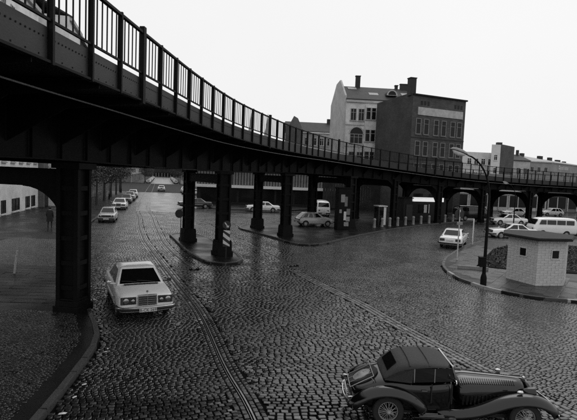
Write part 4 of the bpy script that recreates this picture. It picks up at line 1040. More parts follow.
def wheel(root, x, y, r, style='disc'):
    s_ = 1 if y > 0 else -1
    key = (round(r, 3), s_, style)
    if key not in WH:
        wd = .185 if style != 'wire' else .15
        ty = MB().lathe([(r * .66, -wd / 2), (r * .93, -wd / 2), (r, -wd * .36), (r, wd * .36), (r * .93, wd / 2), (r * .66, wd / 2), (r * .62, wd * .3), (r * .62, -wd * .3), (r * .66, -wd / 2)], 28, 'Y', cap=False).mesh('tyre', smooth=True, angle=35)
        if style == 'disc':
            rm = MB().lathe([(r * .64, s_ * .03), (r * .63, s_ * .085), (r * .5, s_ * .06), (r * .42, s_ * .09), (r * .2, s_ * .1), (r * .05, s_ * .103)], 24, 'Y').mesh('rim', smooth=True, angle=35)
        else:
            mb = MB().lathe([(r * .66, -.05), (r * .66, .05), (r * .60, .05), (r * .58, .02), (r * .58, -.05), (r * .66, -.05)], 28, 'Y', cap=False)
            mb.lathe([(.05, -.04), (.05, s_ * .1), (.03, s_ * .13), (.008, s_ * .14)] , 12, 'Y')
            for k in range(24):
                a_ = 2 * math.pi * k / 24; b_ = a_ + (.25 if k % 2 else -.25)
                mb.tube([(.045 * math.cos(a_), s_ * (.09 if k % 2 else .02), .045 * math.sin(a_)), (r * .6 * math.cos(b_), s_ * .02, r * .6 * math.sin(b_))], .007, 4)
            rm = mb.mesh('rim', smooth=True, angle=35)
        WH[key] = (ty, rm)
    ty, rm = WH[key]
    o = bpy.data.objects.new('wheel', None); C.objects.link(o); o.parent = root; o.location = (x, y, r); o.empty_display_size = .1
    obj('tyre', ty, rubber, o); obj('rim', rm, zinc, o)
    return o
def greenhouse(root, xb0, xt0, xt1, xb1, yb, yt, zb_, zr, paint, pillars=(0.5,), nm='cabin'):
    """xb0/xt0 windscreen bottom and top, xt1/xb1 rear window top and bottom"""
    L0 = [(xb0, yb * .95), (xb0 - .22, yb), (xb1 + .18, yb), (xb1, yb * .88), (xb1, -yb * .88), (xb1 + .18, -yb), (xb0 - .22, -yb), (xb0, -yb * .95)]
    L1 = [(xt0, yt * .9), (xt0 - .14, yt), (xt1 + .12, yt), (xt1, yt * .9), (xt1, -yt * .9), (xt1 + .12, -yt), (xt0 - .14, -yt), (xt0, -yt * .9)]
    z1 = zr - .055
    rings = [[(x, y, zb_) for x, y in L0], [(x, y, z1) for x, y in L1]]
    for ins, z in ((.04, zr - .02), (.16, zr - .002), (.42, zr + .008)):
        rings.append([(x + (-ins if x > (xt0 + xt1) / 2 else ins), y * (1 - ins * .95 / max(yt, .1) * .9), z) for x, y in L1])
    cab_ = MB().loft(rings).build(nm, paint, root, smooth=True, angle=28)
    def q(i, j, t0, t1, s0, s1, off, name, mat_=glass_dark):
        a0, a1 = Vector((*L0[i], zb_)), Vector((*L0[j], zb_)); b0, b1 = Vector((*L1[i], z1)), Vector((*L1[j], z1))
        P_ = lambda s_, t: (a0.lerp(a1, s_)).lerp(b0.lerp(b1, s_), t)
        n_ = (a1 - a0).cross(b0 - a0).normalized(); c_ = P_(.5, .5)
        if n_.dot(c_ - Vector(((xt0 + xt1) / 2, 0, c_.z))) < 0: n_ = -n_
        pts = [P_(s0, t0) + n_ * off, P_(s1, t0) + n_ * off, P_(s1, t1) + n_ * off, P_(s0, t1) + n_ * off]
        return MB().plate(pts, .008, n_).build(name, mat_, cab_)
    ws = q(7, 0, .08, .95, .045, .955, .005, 'windscreen'); q(3, 4, .1, .93, .05, .95, .005, 'rear_window')
    for i, j in ((1, 2), (5, 6)):
        fr_ = [0] + list(pillars) + [1]
        for k in range(len(fr_) - 1):
            s0, s1 = fr_[k] + (.03 if k else .02), fr_[k + 1] - (.03 if k < len(fr_) - 2 else .02)
            s0, s1 = (s0, s1) if i == 1 else (1 - s1, 1 - s0)
            q(i, j, .06, .93, s0, s1, .005, 'side_window')
    return cab_
def lamp_disc(root, name, x, y, z, r, m=lens, s_=1):
    return MB().lathe([(r, x - .03 * s_), (r, x + .004 * s_), (r * .8, x + .018 * s_), (r * .3, x + .026 * s_)], 18, 'X', (0, y, z)).build(name, m, root, smooth=True, angle=50)

def make_saloon(name, detailed, paint, label, rubbing=True):
    t = thing(name, (0, 0, 0), 0, label, 'car')
    stn = [(2.335, .66, .70, .42, .0), (2.31, .78, .80, .36, .0), (2.2, .85, .845, .27, .015), (1.95, .875, .875, .22, .025), (1.5, .89, .905, .2, .03), (.95, .893, .945, .2, .02), (.3, .893, .95, .2, .0), (-.6, .893, .95, .2, .0), (-1.4, .89, .95, .2, .0), (-1.9, .88, .94, .22, .02), (-2.2, .85, .92, .28, .02), (-2.31, .8, .88, .36, .0), (-2.345, .68, .76, .44, .0)]
    me = body_mesh(stn, 'body', (1.42, -1.375), .315)
    b_ = obj('body', me, paint, t)
    greenhouse(t, 1.0, .28, -.82, -1.48, .79, .625, .93, 1.425, paint, pillars=(.5,))
    for x in (1.42, -1.375):
        for y in (.74, -.74): wheel(t, x, y, .315)
    for s_, nm_ in ((1, 'front_bumper'), (-1, 'rear_bumper')):
        bp = MB().tube([(s_ * 1.95, .85, .46), (s_ * 2.28, .86, .46), (s_ * 2.41, .74, .46), (s_ * 2.46, .4, .46), (s_ * 2.47, 0, .46), (s_ * 2.46, -.4, .46), (s_ * 2.41, -.74, .46), (s_ * 2.28, -.86, .46), (s_ * 1.95, -.85, .46)], .065, 8).build(nm_, plastic, t, smooth=True, angle=40)
        MB().tube([(s_ * 2.3, .92, .505), (s_ * 2.44, .74, .505), (s_ * 2.495, .4, .505), (s_ * 2.505, 0, .505), (s_ * 2.495, -.4, .505), (s_ * 2.44, -.74, .505), (s_ * 2.3, -.92, .505)], .022, 6).build('chrome_strip', chrome, bp, smooth=True)
    gr = MB().box((2.325, 0, .70), (.1, .52, .30)).build('grille', plastic, t, bevel=.01)
    mb = MB(); mb.box((2.35, 0, .865), (.12, .58, .045)); mb.box((2.385, -.275, .70), (.03, .03, .30)); mb.box((2.385, .275, .70), (.03, .03, .30)); mb.box((2.385, 0, .70), (.025, .02, .3))
    mb.build('chrome_surround', chrome, gr, bevel=.008)
    mb = MB()
    for k in range(4): mb.box((2.38, 0, .60 + k * .065), (.015, .5, .012))
    mb.build('grille_bars', zinc, gr)
    for y in (.56, -.56):
        hc = MB().box((2.30, y, .705), (.09, .46, .23)).build('lamp_cluster', plastic, t, bevel=.015)
        s_ = 1 if y > 0 else -1
        lamp_disc(hc, 'headlight', 2.335, y + s_ * .08, .71, .098); lamp_disc(hc, 'headlight', 2.335, y - s_ * .13, .70, .07)
        MB().box((2.335, y + s_ * .195, .705), (.05, .05, .2)).build('indicator', tail_lens, hc)
        MB().box((-2.325, y * 1.05, .70), (.07, .38, .2)).build('tail_light', tail_lens, t, bevel=.015)
        mr_ = MB().box((.78, s_ * .98, .995), (.08, .15, .1)).box((.80, s_ * .86, .965), (.05, .2, .035)).build('wing_mirror', plastic if y > 0 else chrome, t, bevel=.015)
        for x in (.05, -.95): MB().box((x - .35, s_ * .9, .80), (.14, .03, .025)).build('door_handle', chrome, t)
        MB().box((0.0, s_ * .898, .54), (3.6 if False else 1.9, .02, .05)).build('side_trim', chrome, t)
    if detailed:
        mb = MB(); mb.tube([(2.30, 0, .88), (2.30, 0, .95)], .006, 6); mb.lathe([(.038, -.004), (.038, .004), (.032, .004), (.032, -.004)], 20, 'X', (2.30, 0, .985))
        for k in range(3): mb.beam((2.30, 0, .985), (2.30, .035 * math.sin(2.094 * k), .985 + .035 * math.cos(2.094 * k)), .006, .006)
        mb.build('bonnet_ornament', chrome, t)
        for y0, y1 in ((.5, -.12), (.0, -.6)):
            MB().tube([(1.02, y0, .985), (.93, (y0 + y1) / 2, 1.03), (.90, y1, 1.05)], .012, 6).build('wiper', plastic, t)
        MB().box((1.10, 0, .968), (.12, 1.1, .012)).build('cowl_vent', plastic, t)
        pl = MB().box((2.535, 0, .43), (.012, .52, .115)).build('number_plate', plate_m, t)
        cu = bpy.data.curves.new('plate_text', 'FONT'); cu.body = 'B-CK 269'; cu.size = .125; cu.align_x = 'CENTER'; cu.align_y = 'CENTER'; cu.extrude = .002
        tmp_ = bpy.data.objects.new('tmp', cu); C.objects.link(tmp_); dg = bpy.context.evaluated_depsgraph_get(); tme = bpy.data.meshes.new_from_object(tmp_.evaluated_get(dg)); bpy.data.objects.remove(tmp_); tme.materials.clear()
        tx = obj('plate_lettering', tme, ink, pl); tx.location = (2.544, 0, .43); tx.rotation_euler = (R(90), 0, R(90))
    else:
        MB().box((2.535, 0, .43), (.012, .5, .11)).build('number_plate', plate_m, t); 
    MB().box((-2.37, 0, .66), (.02, .5, .11)).build('number_plate', plate_m, t)
    return t
merc = make_saloon('saloon_car', True, white_paint, 'white saloon with twin round headlights parked beside the near column')
merc.scale = (1.06, 1.1, 1.05); merc.location = (-5.80, 18.4, 0.0); merc.rotation_euler = (0, 0, math.atan2(-.9, .44))
sal = make_saloon('saloon_car', False, white_paint, 'white saloon parked at the curved kerb with its tail towards us')
sal.location = (13.6, 39.0, 0); sal.rotation_euler = (0, 0, math.atan2(.9, .44))
def make_hatch():
    t = thing('hatchback_car', (0, 0, 0), 0, None, 'car')
    stn = [(1.88, .66, .62, .40, 0), (1.86, .74, .76, .32, 0), (1.75, .785, .82, .24, .01), (1.2, .8, .875, .2, .02), (.75, .805, .91, .2, .01), (0, .805, .92, .2, 0), (-1.0, .8, .92, .2, 0), (-1.6, .78, .9, .24, 0), (-1.84, .74, .84, .32, 0), (-1.88, .66, .7, .42, 0)]
    obj('body', body_mesh(stn, 'body', (1.2, -1.2), .285), light_paint, t)
    greenhouse(t, .82, .2, -1.25, -1.75, .70, .56, .9, 1.40, light_paint, pillars=(.42, .72))
    for x in (1.2, -1.2):
        for y in (.67, -.67): wheel(t, x, y, .285)
    MB().box((1.87, 0, .68), (.06, 1.3, .17)).build('grille', plastic, t, bevel=.01)
    for y in (.48, -.48): lamp_disc(t, 'headlight', 1.905, y, .68, .085); MB().box((-1.86, y * 1.25, .68), (.06, .25, .16)).build('tail_light', tail_lens, t)
    for s_, n_ in ((1, 'front_bumper'), (-1, 'rear_bumper')): MB().box((s_ * 1.93, 0, .43), (.1, 1.5, .12)).build(n_, plastic, t, bevel=.02)
    MB().box((1.985, 0, .43), (.01, .5, .1)).build('number_plate', plate_m, t); MB().box((-1.985, 0, .43), (.01, .5, .1)).build('number_plate', plate_m, t)
    return t
def make_van():
    t = thing('van', (0, 0, 0), 0, None, 'van')
    rings = []
    for x, w_, zt_ in ((2.24, .70, .85), (2.22, .80, 1.02), (2.12, .84, 1.18), (1.72, .82, 1.80), (1.5, .82, 1.93), (0, .83, 1.98), (-1.9, .83, 1.96), (-2.1, .81, 1.88), (-2.2, .78, 1.55), (-2.23, .72, 1.2)):
        zb_ = .3; h = zt_ - zb_; k = min(1, h / 1.2)
        half = [(0, zt_), (.55 * w_, zt_ - .015), (.86 * w_, zt_ - .07 * k), (.95 * w_, zt_ - .2 * k), (.99 * w_, zb_ + h * .55), (w_ * 1.02, zb_ + h * .38), (w_, zb_ + h * .15), (.92 * w_, zb_), (.4 * w_, zb_)]
        rings.append([(x, y, z) for y, z in half] + [(x, 0, zb_)] + [(x, -y, z) for y, z in reversed(half[1:])])
    me = MB().loft(rings).mesh('body', sub=2)
    cuts = [MB().lathe([(.37, a_), (.37, b_)], 24, 'Y', (x, 0, .32)).mesh('cut') for x in (1.3, -1.15) for a_, b_ in ((.5, 1.2), (-1.2, -.5))]
    obj('body', boolean_cut(me, cuts, 'body'), white_paint, t)
    for x in (1.3, -1.15):
        for y in (.7, -.7): wheel(t, x, y, .32)
    MB().plate([(2.10, -.68, 1.25), (2.10, .68, 1.25), (1.80, .64, 1.74), (1.80, -.64, 1.74)], .02, (.85, 0, .52)).build('windscreen', glass_dark, t)
    MB().plate([(-2.215, -.55, 1.3), (-2.215, .55, 1.3), (-2.13, .5, 1.75), (-2.13, -.5, 1.75)], .02, (-1, 0, .15)).build('rear_window', glass_dark, t)
    for s_ in (1, -1):
        for x0, x1 in ((1.0, 1.72), (.0, .9), (-.95, -.1), (-1.85, -1.05)):
            MB().plate([(x0, s_ * .835, 1.26), (x1, s_ * (.835 if x1 < 1.5 else .83), 1.26), (x1 - (.22 if x1 > 1.5 else 0), s_ * .792, 1.70), (x0, s_ * .797, 1.70)], .03, (0, s_, .1)).build('side_window', glass_dark, t)
        lamp_disc(t, 'headlight', 2.245, s_ * .55, .82, .1); MB().box((-2.2, s_ * .7, .9), (.06, .1, .3)).build('tail_light', tail_lens, t)
    for s_, n_ in ((1, 'front_bumper'), (-1, 'rear_bumper')): MB().box((s_ * 2.27, 0, .45), (.1, 1.6, .16)).build(n_, plastic, t, bevel=.03)
    MB().box((2.33, 0, .45), (.012, .5, .1)).build('number_plate', plate_m, t)
    return t
protos = {'saloon': sal, 'hatch': make_hatch(), 'van': make_van()}
used = {'saloon'}
def vehicle(kind, x, y, az, paint, label, group=None, z=0.0, sc=1.0):
    if kind in used: t = copy_tree(protos[kind], None, {'body': paint, 'cabin': paint})
    else:
        used.add(kind); t = protos[kind]
        for c_ in kids(t):
            if c_.name.split('.')[0] in ('body', 'cabin'): c_.material_slots[0].link = 'OBJECT'; c_.material_slots[0].material = paint
    t.location = (x, y, z); t.rotation_euler = (0, 0, az); t.scale = (sc,) * 3
    for k_ in ('group',):
        if k_ in t: del t[k_]
    tag(t, label, 'van' if kind == 'van' else 'car', group); return t
SA = math.atan2(.967, -.256); SB = SA + math.pi     # up and down the long street
GL = 'cars parked along the left of the long street'; GR_ = 'cars parked along the right of the long street'
def P2(a_, ac): return st(a_, ac)
for k, (a_, kind, paint, lb) in enumerate(((2.6, 'hatch', light_paint, 'pale hatchback, nearest of the cars parked on the left street side'), (18.0, 'saloon', white_paint, 'white saloon parked second on the left street side'), (29.5, 'hatch', mid_paint, 'grey hatchback parked third on the left street side'), (37.5, 'saloon', light_paint, 'pale saloon parked fourth on the left street side'), (46.5, 'saloon', white_paint, 'white saloon parked fifth on the left, last before the crossing'),)):
    x, y = P2(a_, 1.15 if k else 1.3); vehicle(kind, x, y, SB, paint, lb, GL, -.045)
ordn = nth[:10] + ['eleventh', 'twelfth', 'thirteenth']
for k, a_ in enumerate((146, 152, 158, 164.5, 171, 177, 183.5, 190, 198, 206, 216, 228, 242)):
    x, y = P2(a_, 1.2); vehicle('hatch' if k % 3 else 'saloon', x, y, SB, (white_paint, light_paint, white_paint, mid_paint)[k % 4], 'tiny parked car, %s beyond the crossing on the left' % ordn[k], GL, -.045)
    x, y = P2(a_ + 3, 11.6); vehicle('saloon' if k % 2 else 'hatch', x, y, SA, (light_paint, white_paint, mid_paint)[k % 3], 'tiny parked car, %s beyond the crossing on the right' % ordn[k], GR_, -.045)
for k, (a_, paint, kind) in enumerate(((53, mid_paint, 'saloon'), (59, white_paint, 'hatch'), (65, light_paint, 'saloon'), (72, white_paint, 'saloon'))):
    x, y = P2(a_, 11.6 + (1.2 if k == 1 else 0)); vehicle(kind, x, y, SA + (.25 if k == 1 else 0), paint, ('grey saloon, nearest of the cars parked on the right street side', 'white hatchback angled among the cars on the right street side', 'pale saloon third of the cars parked on the right side', 'white saloon, last of the right side cars before the crossing')[k], GR_, -.045)
x, y = P2(76, 6.2); vehicle('saloon', x, y, SB, white_paint, 'white car driving towards us on the dark crossing', None, -.045)
vehicle('saloon', -3.6, 67.0, R(186), white_paint, 'white saloon seen side on behind the middle columns', None, -.045)
vehicle('hatch', 2.7, 49.2, R(18), light_paint, 'pale hatchback parked under the viaduct beside the poster pillar', None, .115)
vehicle('van', 4.5, 64.6, R(-88), white_paint, 'white van facing us in the dark behind the columns', None, -.045, 1.05)
vehicle('saloon', -13.5, 69, R(200), dark_paint, 'dark saloon passing behind the rear island column', None, -.045)
vehicle('van', 24.6, 64.8, R(10), dark_paint, 'dark van standing under the right viaduct arches', None, .115, 1.0)
vehicle('van', 27.3, 84.0, R(-100), white_paint, 'white van far behind the right viaduct arches facing us', None, -.045, 1.35)
GP = 'vehicles parked behind the block hut'
vehicle('van', 27.3, 49.6, R(182), white_paint, 'white camper van parked broadside behind the block hut', GP, -.045, 1.02)
vehicle('saloon', 21.8, 46.6, R(184), white_paint, 'low white saloon parked in front of the white camper van', GP, -.045)
vehicle('hatch', 31.5, 50.0, R(95), light_paint, 'pale hatchback parked just right of the camper van', GP, -.045)
vehicle('saloon', 28.2, 61.6, R(186), white_paint, 'white saloon parked before the third arch of the viaduct', GP, -.045)
vehicle('saloon', 34.0, 58.6, R(182), dark_paint, 'dark saloon parked behind the white camper van', GP, -.045)
vehicle('hatch', 38.6, 62.6, R(178), light_paint, 'pale hatchback beside the dark saloon at the picture edge', GP, -.045)
vehicle('saloon', 36.5, 77.5, R(190), white_paint, 'white saloon beyond the arches near the right edge', GP, -.045)
vehicle('hatch', 45.5, 83, R(184), white_paint, 'white hatchback beyond the last arch on the right', GP, -.045)
vehicle('hatch', 31.0, 79.5, R(175), mid_paint, 'grey hatchback beyond the arches above the white saloon', GP, -.045)

# ------------------------------------------------------------------ the old roadster (local x forward, origin at rear end centre)
mo = thing('roadster_car', (1.38, 10.48, 0), R(-1.5), 'dark old roadster with raised canvas top and wire wheels', 'car')
P = roadster_paint; RX, FX, WR = .78, 3.24, .33
def ringx(x, pts): return [(x, y, z) for y, z in pts] + [(x, -y, z) for y, z in reversed(pts) if abs(y) > 1e-6]
rings = []
for x, w_, zt_, zb_ in ((.10, .40, .62, .38), (.14, .46, .68, .36), (.35, .52, .80, .32), (.62, .56, .93, .30), (.9, .585, .985, .29), (1.4, .60, .93, .28), (1.85, .58, 1.0, .28), (2.0, .555, 1.01, .28)):
    rings.append(ringx(x, [(0, zt_), (w_ * .6, zt_ - .005), (w_ * .9, zt_ - .04), (w_, zt_ - .14), (w_, (zt_ + zb_) / 2), (w_ * .97, zb_ + .03), (w_ * .8, zb_), (0, zb_)]))
MB().loft(rings).build('body_tub', P, mo, sub=2, smooth=True)
rings = []
for x, w_, zt_, zb_ in ((1.98, .548, 1.0, .34), (2.4, .47, .985, .36), (2.9, .375, .955, .38), (3.3, .30, .925, .38), (3.42, .285, .90, .4)):
    rings.append(ringx(x, [(0, zt_), (w_ * .35, zt_ - .012), (w_ * .7, zt_ - .06), (w_ * .92, zt_ - .14), (w_, zt_ - .26), (w_, zb_), (0, zb_)]))
bn = MB().loft(rings).build('bonnet', P, mo, sub=2, smooth=True)
rings = []
for x, k, zt_ in ((3.40, 1.03, .925), (3.46, 1.02, .915), (3.52, .9, .87), (3.56, .72, .80)):
    w_ = .29 * k; rings.append(ringx(x + .0, [(0, zt_), (w_ * .5, zt_ - .02), (w_ * .9, zt_ - .1), (w_, zt_ - .22), (w_ * .95, .42), (0, .40)]))
MB().loft(rings).build('radiator_cowl', P, mo, sub=1, smooth=True)
MB().lathe([(.03, .925), (.035, .94), (.02, .965)], 10, 'Z', (3.43, 0, 0)).build('filler_cap', chrome, mo, smooth=True)
MB().tube([(2.0, 0, 1.003), (2.4, 0, .99), (2.9, 0, .958), (3.4, 0, .927)], .009, 6).build('bonnet_hinge', chrome, bn)
for s_ in (1, -1):
    mb = MB()
    for k in range(26):
        x = 2.12 + k * .042; w_ = float(np.interp(x, (1.98, 2.4, 2.9, 3.3), (.548, .47, .375, .30)))
        zt_ = float(np.interp(x, (1.98, 2.4, 2.9, 3.3), (1.0, .985, .955, .925)))
        mb.beam((x, s_ * w_ * .46, zt_ - .02), (x, s_ * w_ * .80, zt_ - .079), .014, .007)
    mb.build('top_louvres', P, bn)
    mb = MB()
    for k in range(14):
        x = 2.15 + k * .075; w_ = float(np.interp(x, (1.98, 2.4, 2.9, 3.3), (.548, .47, .375, .30)))
        mb.beam((x, s_ * (w_ + .004), .50), (x, s_ * (w_ + .004), .68), .03, .018, (0, 1, 0))
    mb.build('side_louvres', P, bn)
mo.scale = (1.16, 1.05, 1.0)
# wings: rounded strips swept over the wheels
def wing(path, half_w, yc, name, drop=.10):
    rings = []
    for i, (x, z, k) in enumerate(path):
        a_ = path[min(i + 1, len(path) - 1)]; b_ = path[max(0, i - 1)]; d_ = Vector((a_[0] - b_[0], 0, a_[1] - b_[1])).normalized(); n_ = Vector((-d_.z, 0, d_.x))
        if n_.z < 0 and abs(d_.x) > .3: n_ = -n_
        ring = []
        hw = half_w * k
        for t in range(7):
            a2 = math.pi * t / 6; ring.append(Vector((x, yc + hw * math.cos(a2), z)) + n_ * (drop * math.sin(a2) - drop * .55))
        for t in range(7):
            a2 = math.pi * (6 - t) / 6; ring.append(Vector((x, yc + (hw - .018) * math.cos(a2), z)) + n_ * (drop * .8 * math.sin(a2) - drop * .55 - .02))
        rings.append([tuple(v) for v in ring])
    return MB().loft(rings).build(name, P, mo, sub=1, smooth=True)
for s_ in (1, -1):
    fp = [(1.62, .31, .55), (1.95, .32, .65), (2.25, .38, .8), (2.5, .47, .92), (2.75, .60, 1.0), (2.98, .70, 1.0), (3.24, .74, 1.0), (3.48, .715, 1.0), (3.68, .62, .98), (3.80, .47, .88), (3.84, .36, .72)]
    wing(fp, .205, s_ * .545, 'front_wing', .19)
    rp = [(.06, .36, .75), (.16, .52, .95), (.34, .68, 1.0), (.56, .775, 1.0), (.80, .80, 1.0), (1.04, .755, 1.0), (1.24, .64, .95), (1.38, .48, .85), (1.48, .33, .7)]
    wing(rp, .18, s_ * .60, 'rear_wing', .19)
    MB().box((1.6, s_ * .66, .29), (.75, .24, .035)).build('running_board', P, mo, bevel=.01)
    mb = MB()
    for k in range(3): mb.box((1.55, s_ * (.60 + .06 * k), .312), (.45, .014, .012))
    mb.build('tread_strips', chrome, mo)
    
    for wx in (RX, FX): wheel(mo, wx, s_ * .60, WR, 'wire').scale = (1 / 1.16, 1, 1)
    hl = MB().lathe([(.02, -.16), (.07, -.13), (.105, -.05), (.115, .03), (.118, .05)], 20, 'X', (3.44, s_ * .35, .76)).build('headlight', chrome if False else P, mo, smooth=True, angle=50)
    lamp_disc(hl, 'headlight_glass', 3.49, s_ * .35, .76, .11)
    sl_ = MB().lathe([(.01, -.07), (.035, -.04), (.04, .03), (.01, .05)], 12, 'X', (3.16, s_ * .56, .845)).build('side_lamp', chrome, mo, smooth=True)
    MB().lathe([(.02, -.05), (.045, -.03), (.045, .02)], 12, 'X', (.12, s_ * .33, .50)).build('tail_light', tail_lens, mo, smooth=True, angle=40)
    MB().tube([(.16, s_ * .52, .56), (.05, s_ * .55, .56)], .018, 6).build('indicator', chrome, mo)
    # door line and handle
    MB().box((1.55, s_ * .603, .74), (.02, .012, .4)).build('door_gap', ink, mo); MB().box((1.92, s_ * .585, .74), (.02, .02, .42)).build('door_gap', ink, mo)
    MB().box((1.42, s_ * .62, .80), (.1, .02, .02)).build('door_handle', chrome, mo)
    MB().tube([(1.96, s_ * .60, 1.02), (1.93, s_ * .70, 1.05)], .01, 6).lathe([(.055, -.006), (.055, .01)], 14, 'X', (1.93, s_ * .74, 1.06)).build('wing_mirror', chrome, mo)
# windscreen, canvas top
ws = MB()
for y in (.53, -.53): ws.beam((2.02, y, .98), (1.93, y * .97, 1.30), .025, .03)
ws.beam((1.93, -.52, 1.30), (1.93, .52, 1.30), .03, .03); ws.beam((2.015, -.53, .995), (2.015, .53, .995), .03, .025)
wsf = ws.build('windscreen_frame', chrome, mo)
MB().plate([(2.012, -.51, 1.0), (2.012, .51, 1.0), (1.933, .50, 1.29), (1.933, -.50, 1.29)], .006, (.96, 0, .26)).build('windscreen_glass', glass_dark, wsf)
rings = []
for x, zt_, w_, zs in ((1.95, 1.315, .53, 1.27), (1.75, 1.355, .56, 1.285), (1.45, 1.375, .575, 1.27), (1.15, 1.36, .575, 1.22), (.98, 1.31, .56, 1.16), (.86, 1.20, .545, 1.08), (.74, 1.05, .53, .99), (.68, .965, .52, .93)):
    rings.append([(x, y, z) for y, z in ((-w_, zs), (-w_ * .96, zs + (zt_ - zs) * .55), (-w_ * .75, zt_ - .012), (0, zt_), (w_ * .75, zt_ - .012), (w_ * .96, zs + (zt_ - zs) * .55), (w_, zs), (w_ * .97, zs - .02), (0, zt_ - .03), (-w_ * .97, zs - .02))])
ct = MB().loft(rings).build('canvas_top', canvas, mo, sub=1, smooth=True, angle=50)
for x, zz in ((1.15, 1.366), (1.5, 1.38)):
    MB().tube([(x, y * .575, zz - .005 - .085 * abs(y) ** 5) for y in (-.96, -.8, -.5, 0, .5, .8, .96)], .012, 6).build('roof_seam', canvas, ct)
MB().plate([(.935, -.32, 1.275), (.935, .32, 1.275), (.775, .34, 1.095), (.775, -.34, 1.095)], .012, (-.75, 0, .66)).build('rear_window', glass_dark, ct)
for s_ in (1, -1):
    # canvas quarter panel behind the side screen, and the side screen itself
    MB().plate([(.70, s_ * .525, .95), (1.20, s_ * .572, .93), (1.22, s_ * .57, 1.23), (1.0, s_ * .56, 1.17), (.86, s_ * .545, 1.08)], .012, (0, 1, 0)).build('quarter_panel', canvas, mo)
    MB().plate([(1.24, s_ * .575, .95), (1.95, s_ * .545, 1.0), (1.92, s_ * .525, 1.275), (1.24, s_ * .565, 1.245)], .008, (0, 1, 0)).build('side_screen', glass_dark, mo)
    MB().beam((1.23, s_ * .58, .95), (1.23, s_ * .572, 1.24), .02, .014).beam((1.6, s_ * .575, .97), (1.6, s_ * .562, 1.26), .014, .01).build('screen_frame', chrome, mo)
# spare wheel recess and luggage rack on the tail, bumpers
sp = bpy.data.objects.new('spare_wheel', None); C.objects.link(sp); sp.parent = mo; sp.location = (.37, 0, .79); sp.rotation_euler = (R(90), 0, 0); sp.rotation_euler = (0, R(-32), 0)
MB().lathe([(.2, -.05), (.3, -.06), (.325, 0), (.3, .07), (.2, .06), (.2, -.05)], 28, cap=False).build('tyre', rubber, sp, smooth=True, angle=40)
MB().lathe([(.2, .0), (.19, .05), (.08, .06), (.03, .09)], 20).build('rim', zinc, sp, smooth=True, angle=40)
rk = MB(); up_ = Vector((-.53, 0, .848)); al = Vector((.848, 0, .53)); o0 = Vector((.33, 0, .79)) + up_ * .06
c_ = lambda a_, y: tuple(o0 + al * a_ + Vector((0, y, 0)))
rk.tube([c_(-.24, -.42), c_(.26, -.42), c_(.26, .42), c_(-.24, .42), c_(-.24, -.42)], .009, 6)
for y in (-.21, 0, .21): rk.tube([c_(-.24, y), c_(.26, y)], .006, 6)
for y in (-.4, .4):
    for a_ in (-.2, .2): rk.tube([c_(a_, y), tuple(Vector(c_(a_, y)) - up_ * .14)], .008, 6)
rk.build('luggage_rack', steel, mo, smooth=True, angle=40)
for s_, x, nm_ in ((-1, .0, 'rear_bumper'), (1, 3.93, 'front_bumper')):
    mb = MB(); path = [(x - s_ * .13 * abs(y / .72) ** 2, y, .42) for y in (-.72, -.6, -.4, -.2, 0, .2, .4, .6, .72)]
    for i in range(len(path) - 1): mb.beam(path[i], path[i + 1], .018, .075)
    for y in (-.3, .3): mb.beam((x, y, .42), (x - s_ * .3, y, .40), .03, .04)
    mb.build(nm_, chrome, mo)
MB().box((.05, 0, .52), (.015, .5, .11)).build('number_plate', plate_m, mo)
MB().box((3.6, 0, .48), (.05, .34, .3)).build('radiator_grille', chrome, mo, bevel=.02)
MB().box((1.9, 0, .26), (2.9, .9, .08)).build('chassis', plastic, mo)

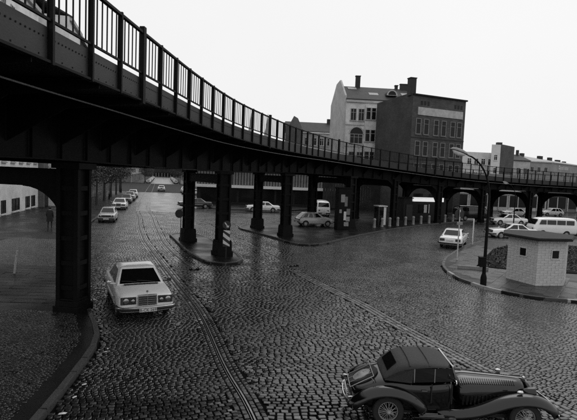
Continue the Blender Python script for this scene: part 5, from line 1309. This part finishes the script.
# ------------------------------------------------------------------ a passer-by under the arch
def make_person(loc, rz, h, label):
    t = thing('person', loc, rz, label, 'person'); s = h / 1.75
    V = [(0, 0, .95), (0, .0, 1.12), (0, -.01, 1.32), (0, -.01, 1.44), (0, 0, 1.52), (0, .015, 1.60), (0, .01, 1.72),
         (.10, 0, .90), (.12, .06, .48), (.12, .0, .09), (.12, .13, .04), (-.10, 0, .90), (-.11, -.06, .48), (-.11, -.14, .09), (-.11, -.02, .04),
         (.19, -.01, 1.40), (.25, -.03, 1.12), (.24, .05, .86), (.24, .07, .76), (-.19, -.01, 1.40), (-.25, .02, 1.12), (-.24, .08, .87), (-.24, .1, .77)]
    Ed = [(0, 1), (1, 2), (2, 3), (3, 4), (4, 5), (5, 6), (0, 7), (7, 8), (8, 9), (9, 10), (0, 11), (11, 12), (12, 13), (13, 14), (3, 15), (15, 16), (16, 17), (17, 18), (3, 19), (19, 20), (20, 21), (21, 22)]
    rd = [.17, .155, .18, .12, .058, .1, .085, .105, .075, .05, .045, .105, .075, .05, .045, .075, .058, .042, .04, .075, .058, .042, .04]
    me = bpy.data.meshes.new('body'); me.from_pydata([(x * s, y * s, z * s) for x, y, z in V], Ed, []); o = bpy.data.objects.new('tmp', me); C.objects.link(o)
    o.modifiers.new('k', 'SKIN'); o.modifiers.new('s', 'SUBSURF').levels = 2
    for i, r_ in enumerate(rd): me.skin_vertices[0].data[i].radius = (r_ * s, r_ * s * .8)
    me.skin_vertices[0].data[0].use_root = True
    dg = bpy.context.evaluated_depsgraph_get(); m2 = bpy.data.meshes.new_from_object(o.evaluated_get(dg)); bpy.data.objects.remove(o)
    for p in m2.polygons: p.use_smooth = True
    m2.materials.clear(); m2.materials.append(cloth_dark); m2.materials.append(skin_m)
    for p in m2.polygons:
        z = p.center.z / s; p.material_index = 1 if (z > 1.49 or (z < .83 and abs(p.center.x) > .2 * s)) else 0
    b_ = obj('body', m2, None, t); b_.name = 'body'
    rings = []
    for z, a_, bb_ in ((.55, .27, .2), (.8, .25, .185), (1.05, .215, .17), (1.3, .235, .165), (1.43, .17, .12), (1.475, .08, .08)): rings.append([(a_ * s * math.cos(k * math.pi / 8), bb_ * s * math.sin(k * math.pi / 8), z * s) for k in range(16)])
    MB().loft(rings).build('coat', cloth_dark, t, smooth=True, angle=60)
    MB().lathe([(.03, 1.80), (.09, 1.77), (.112, 1.69), (.11, 1.62), (.08, 1.57)], 14, 'Z', (0, -.012, 0)).build('hair', hair_m, t, smooth=True)
    return t
make_person((-19.4, 38.9, .115), R(15), 1.76, 'person in dark coat walking away under the iron arch')
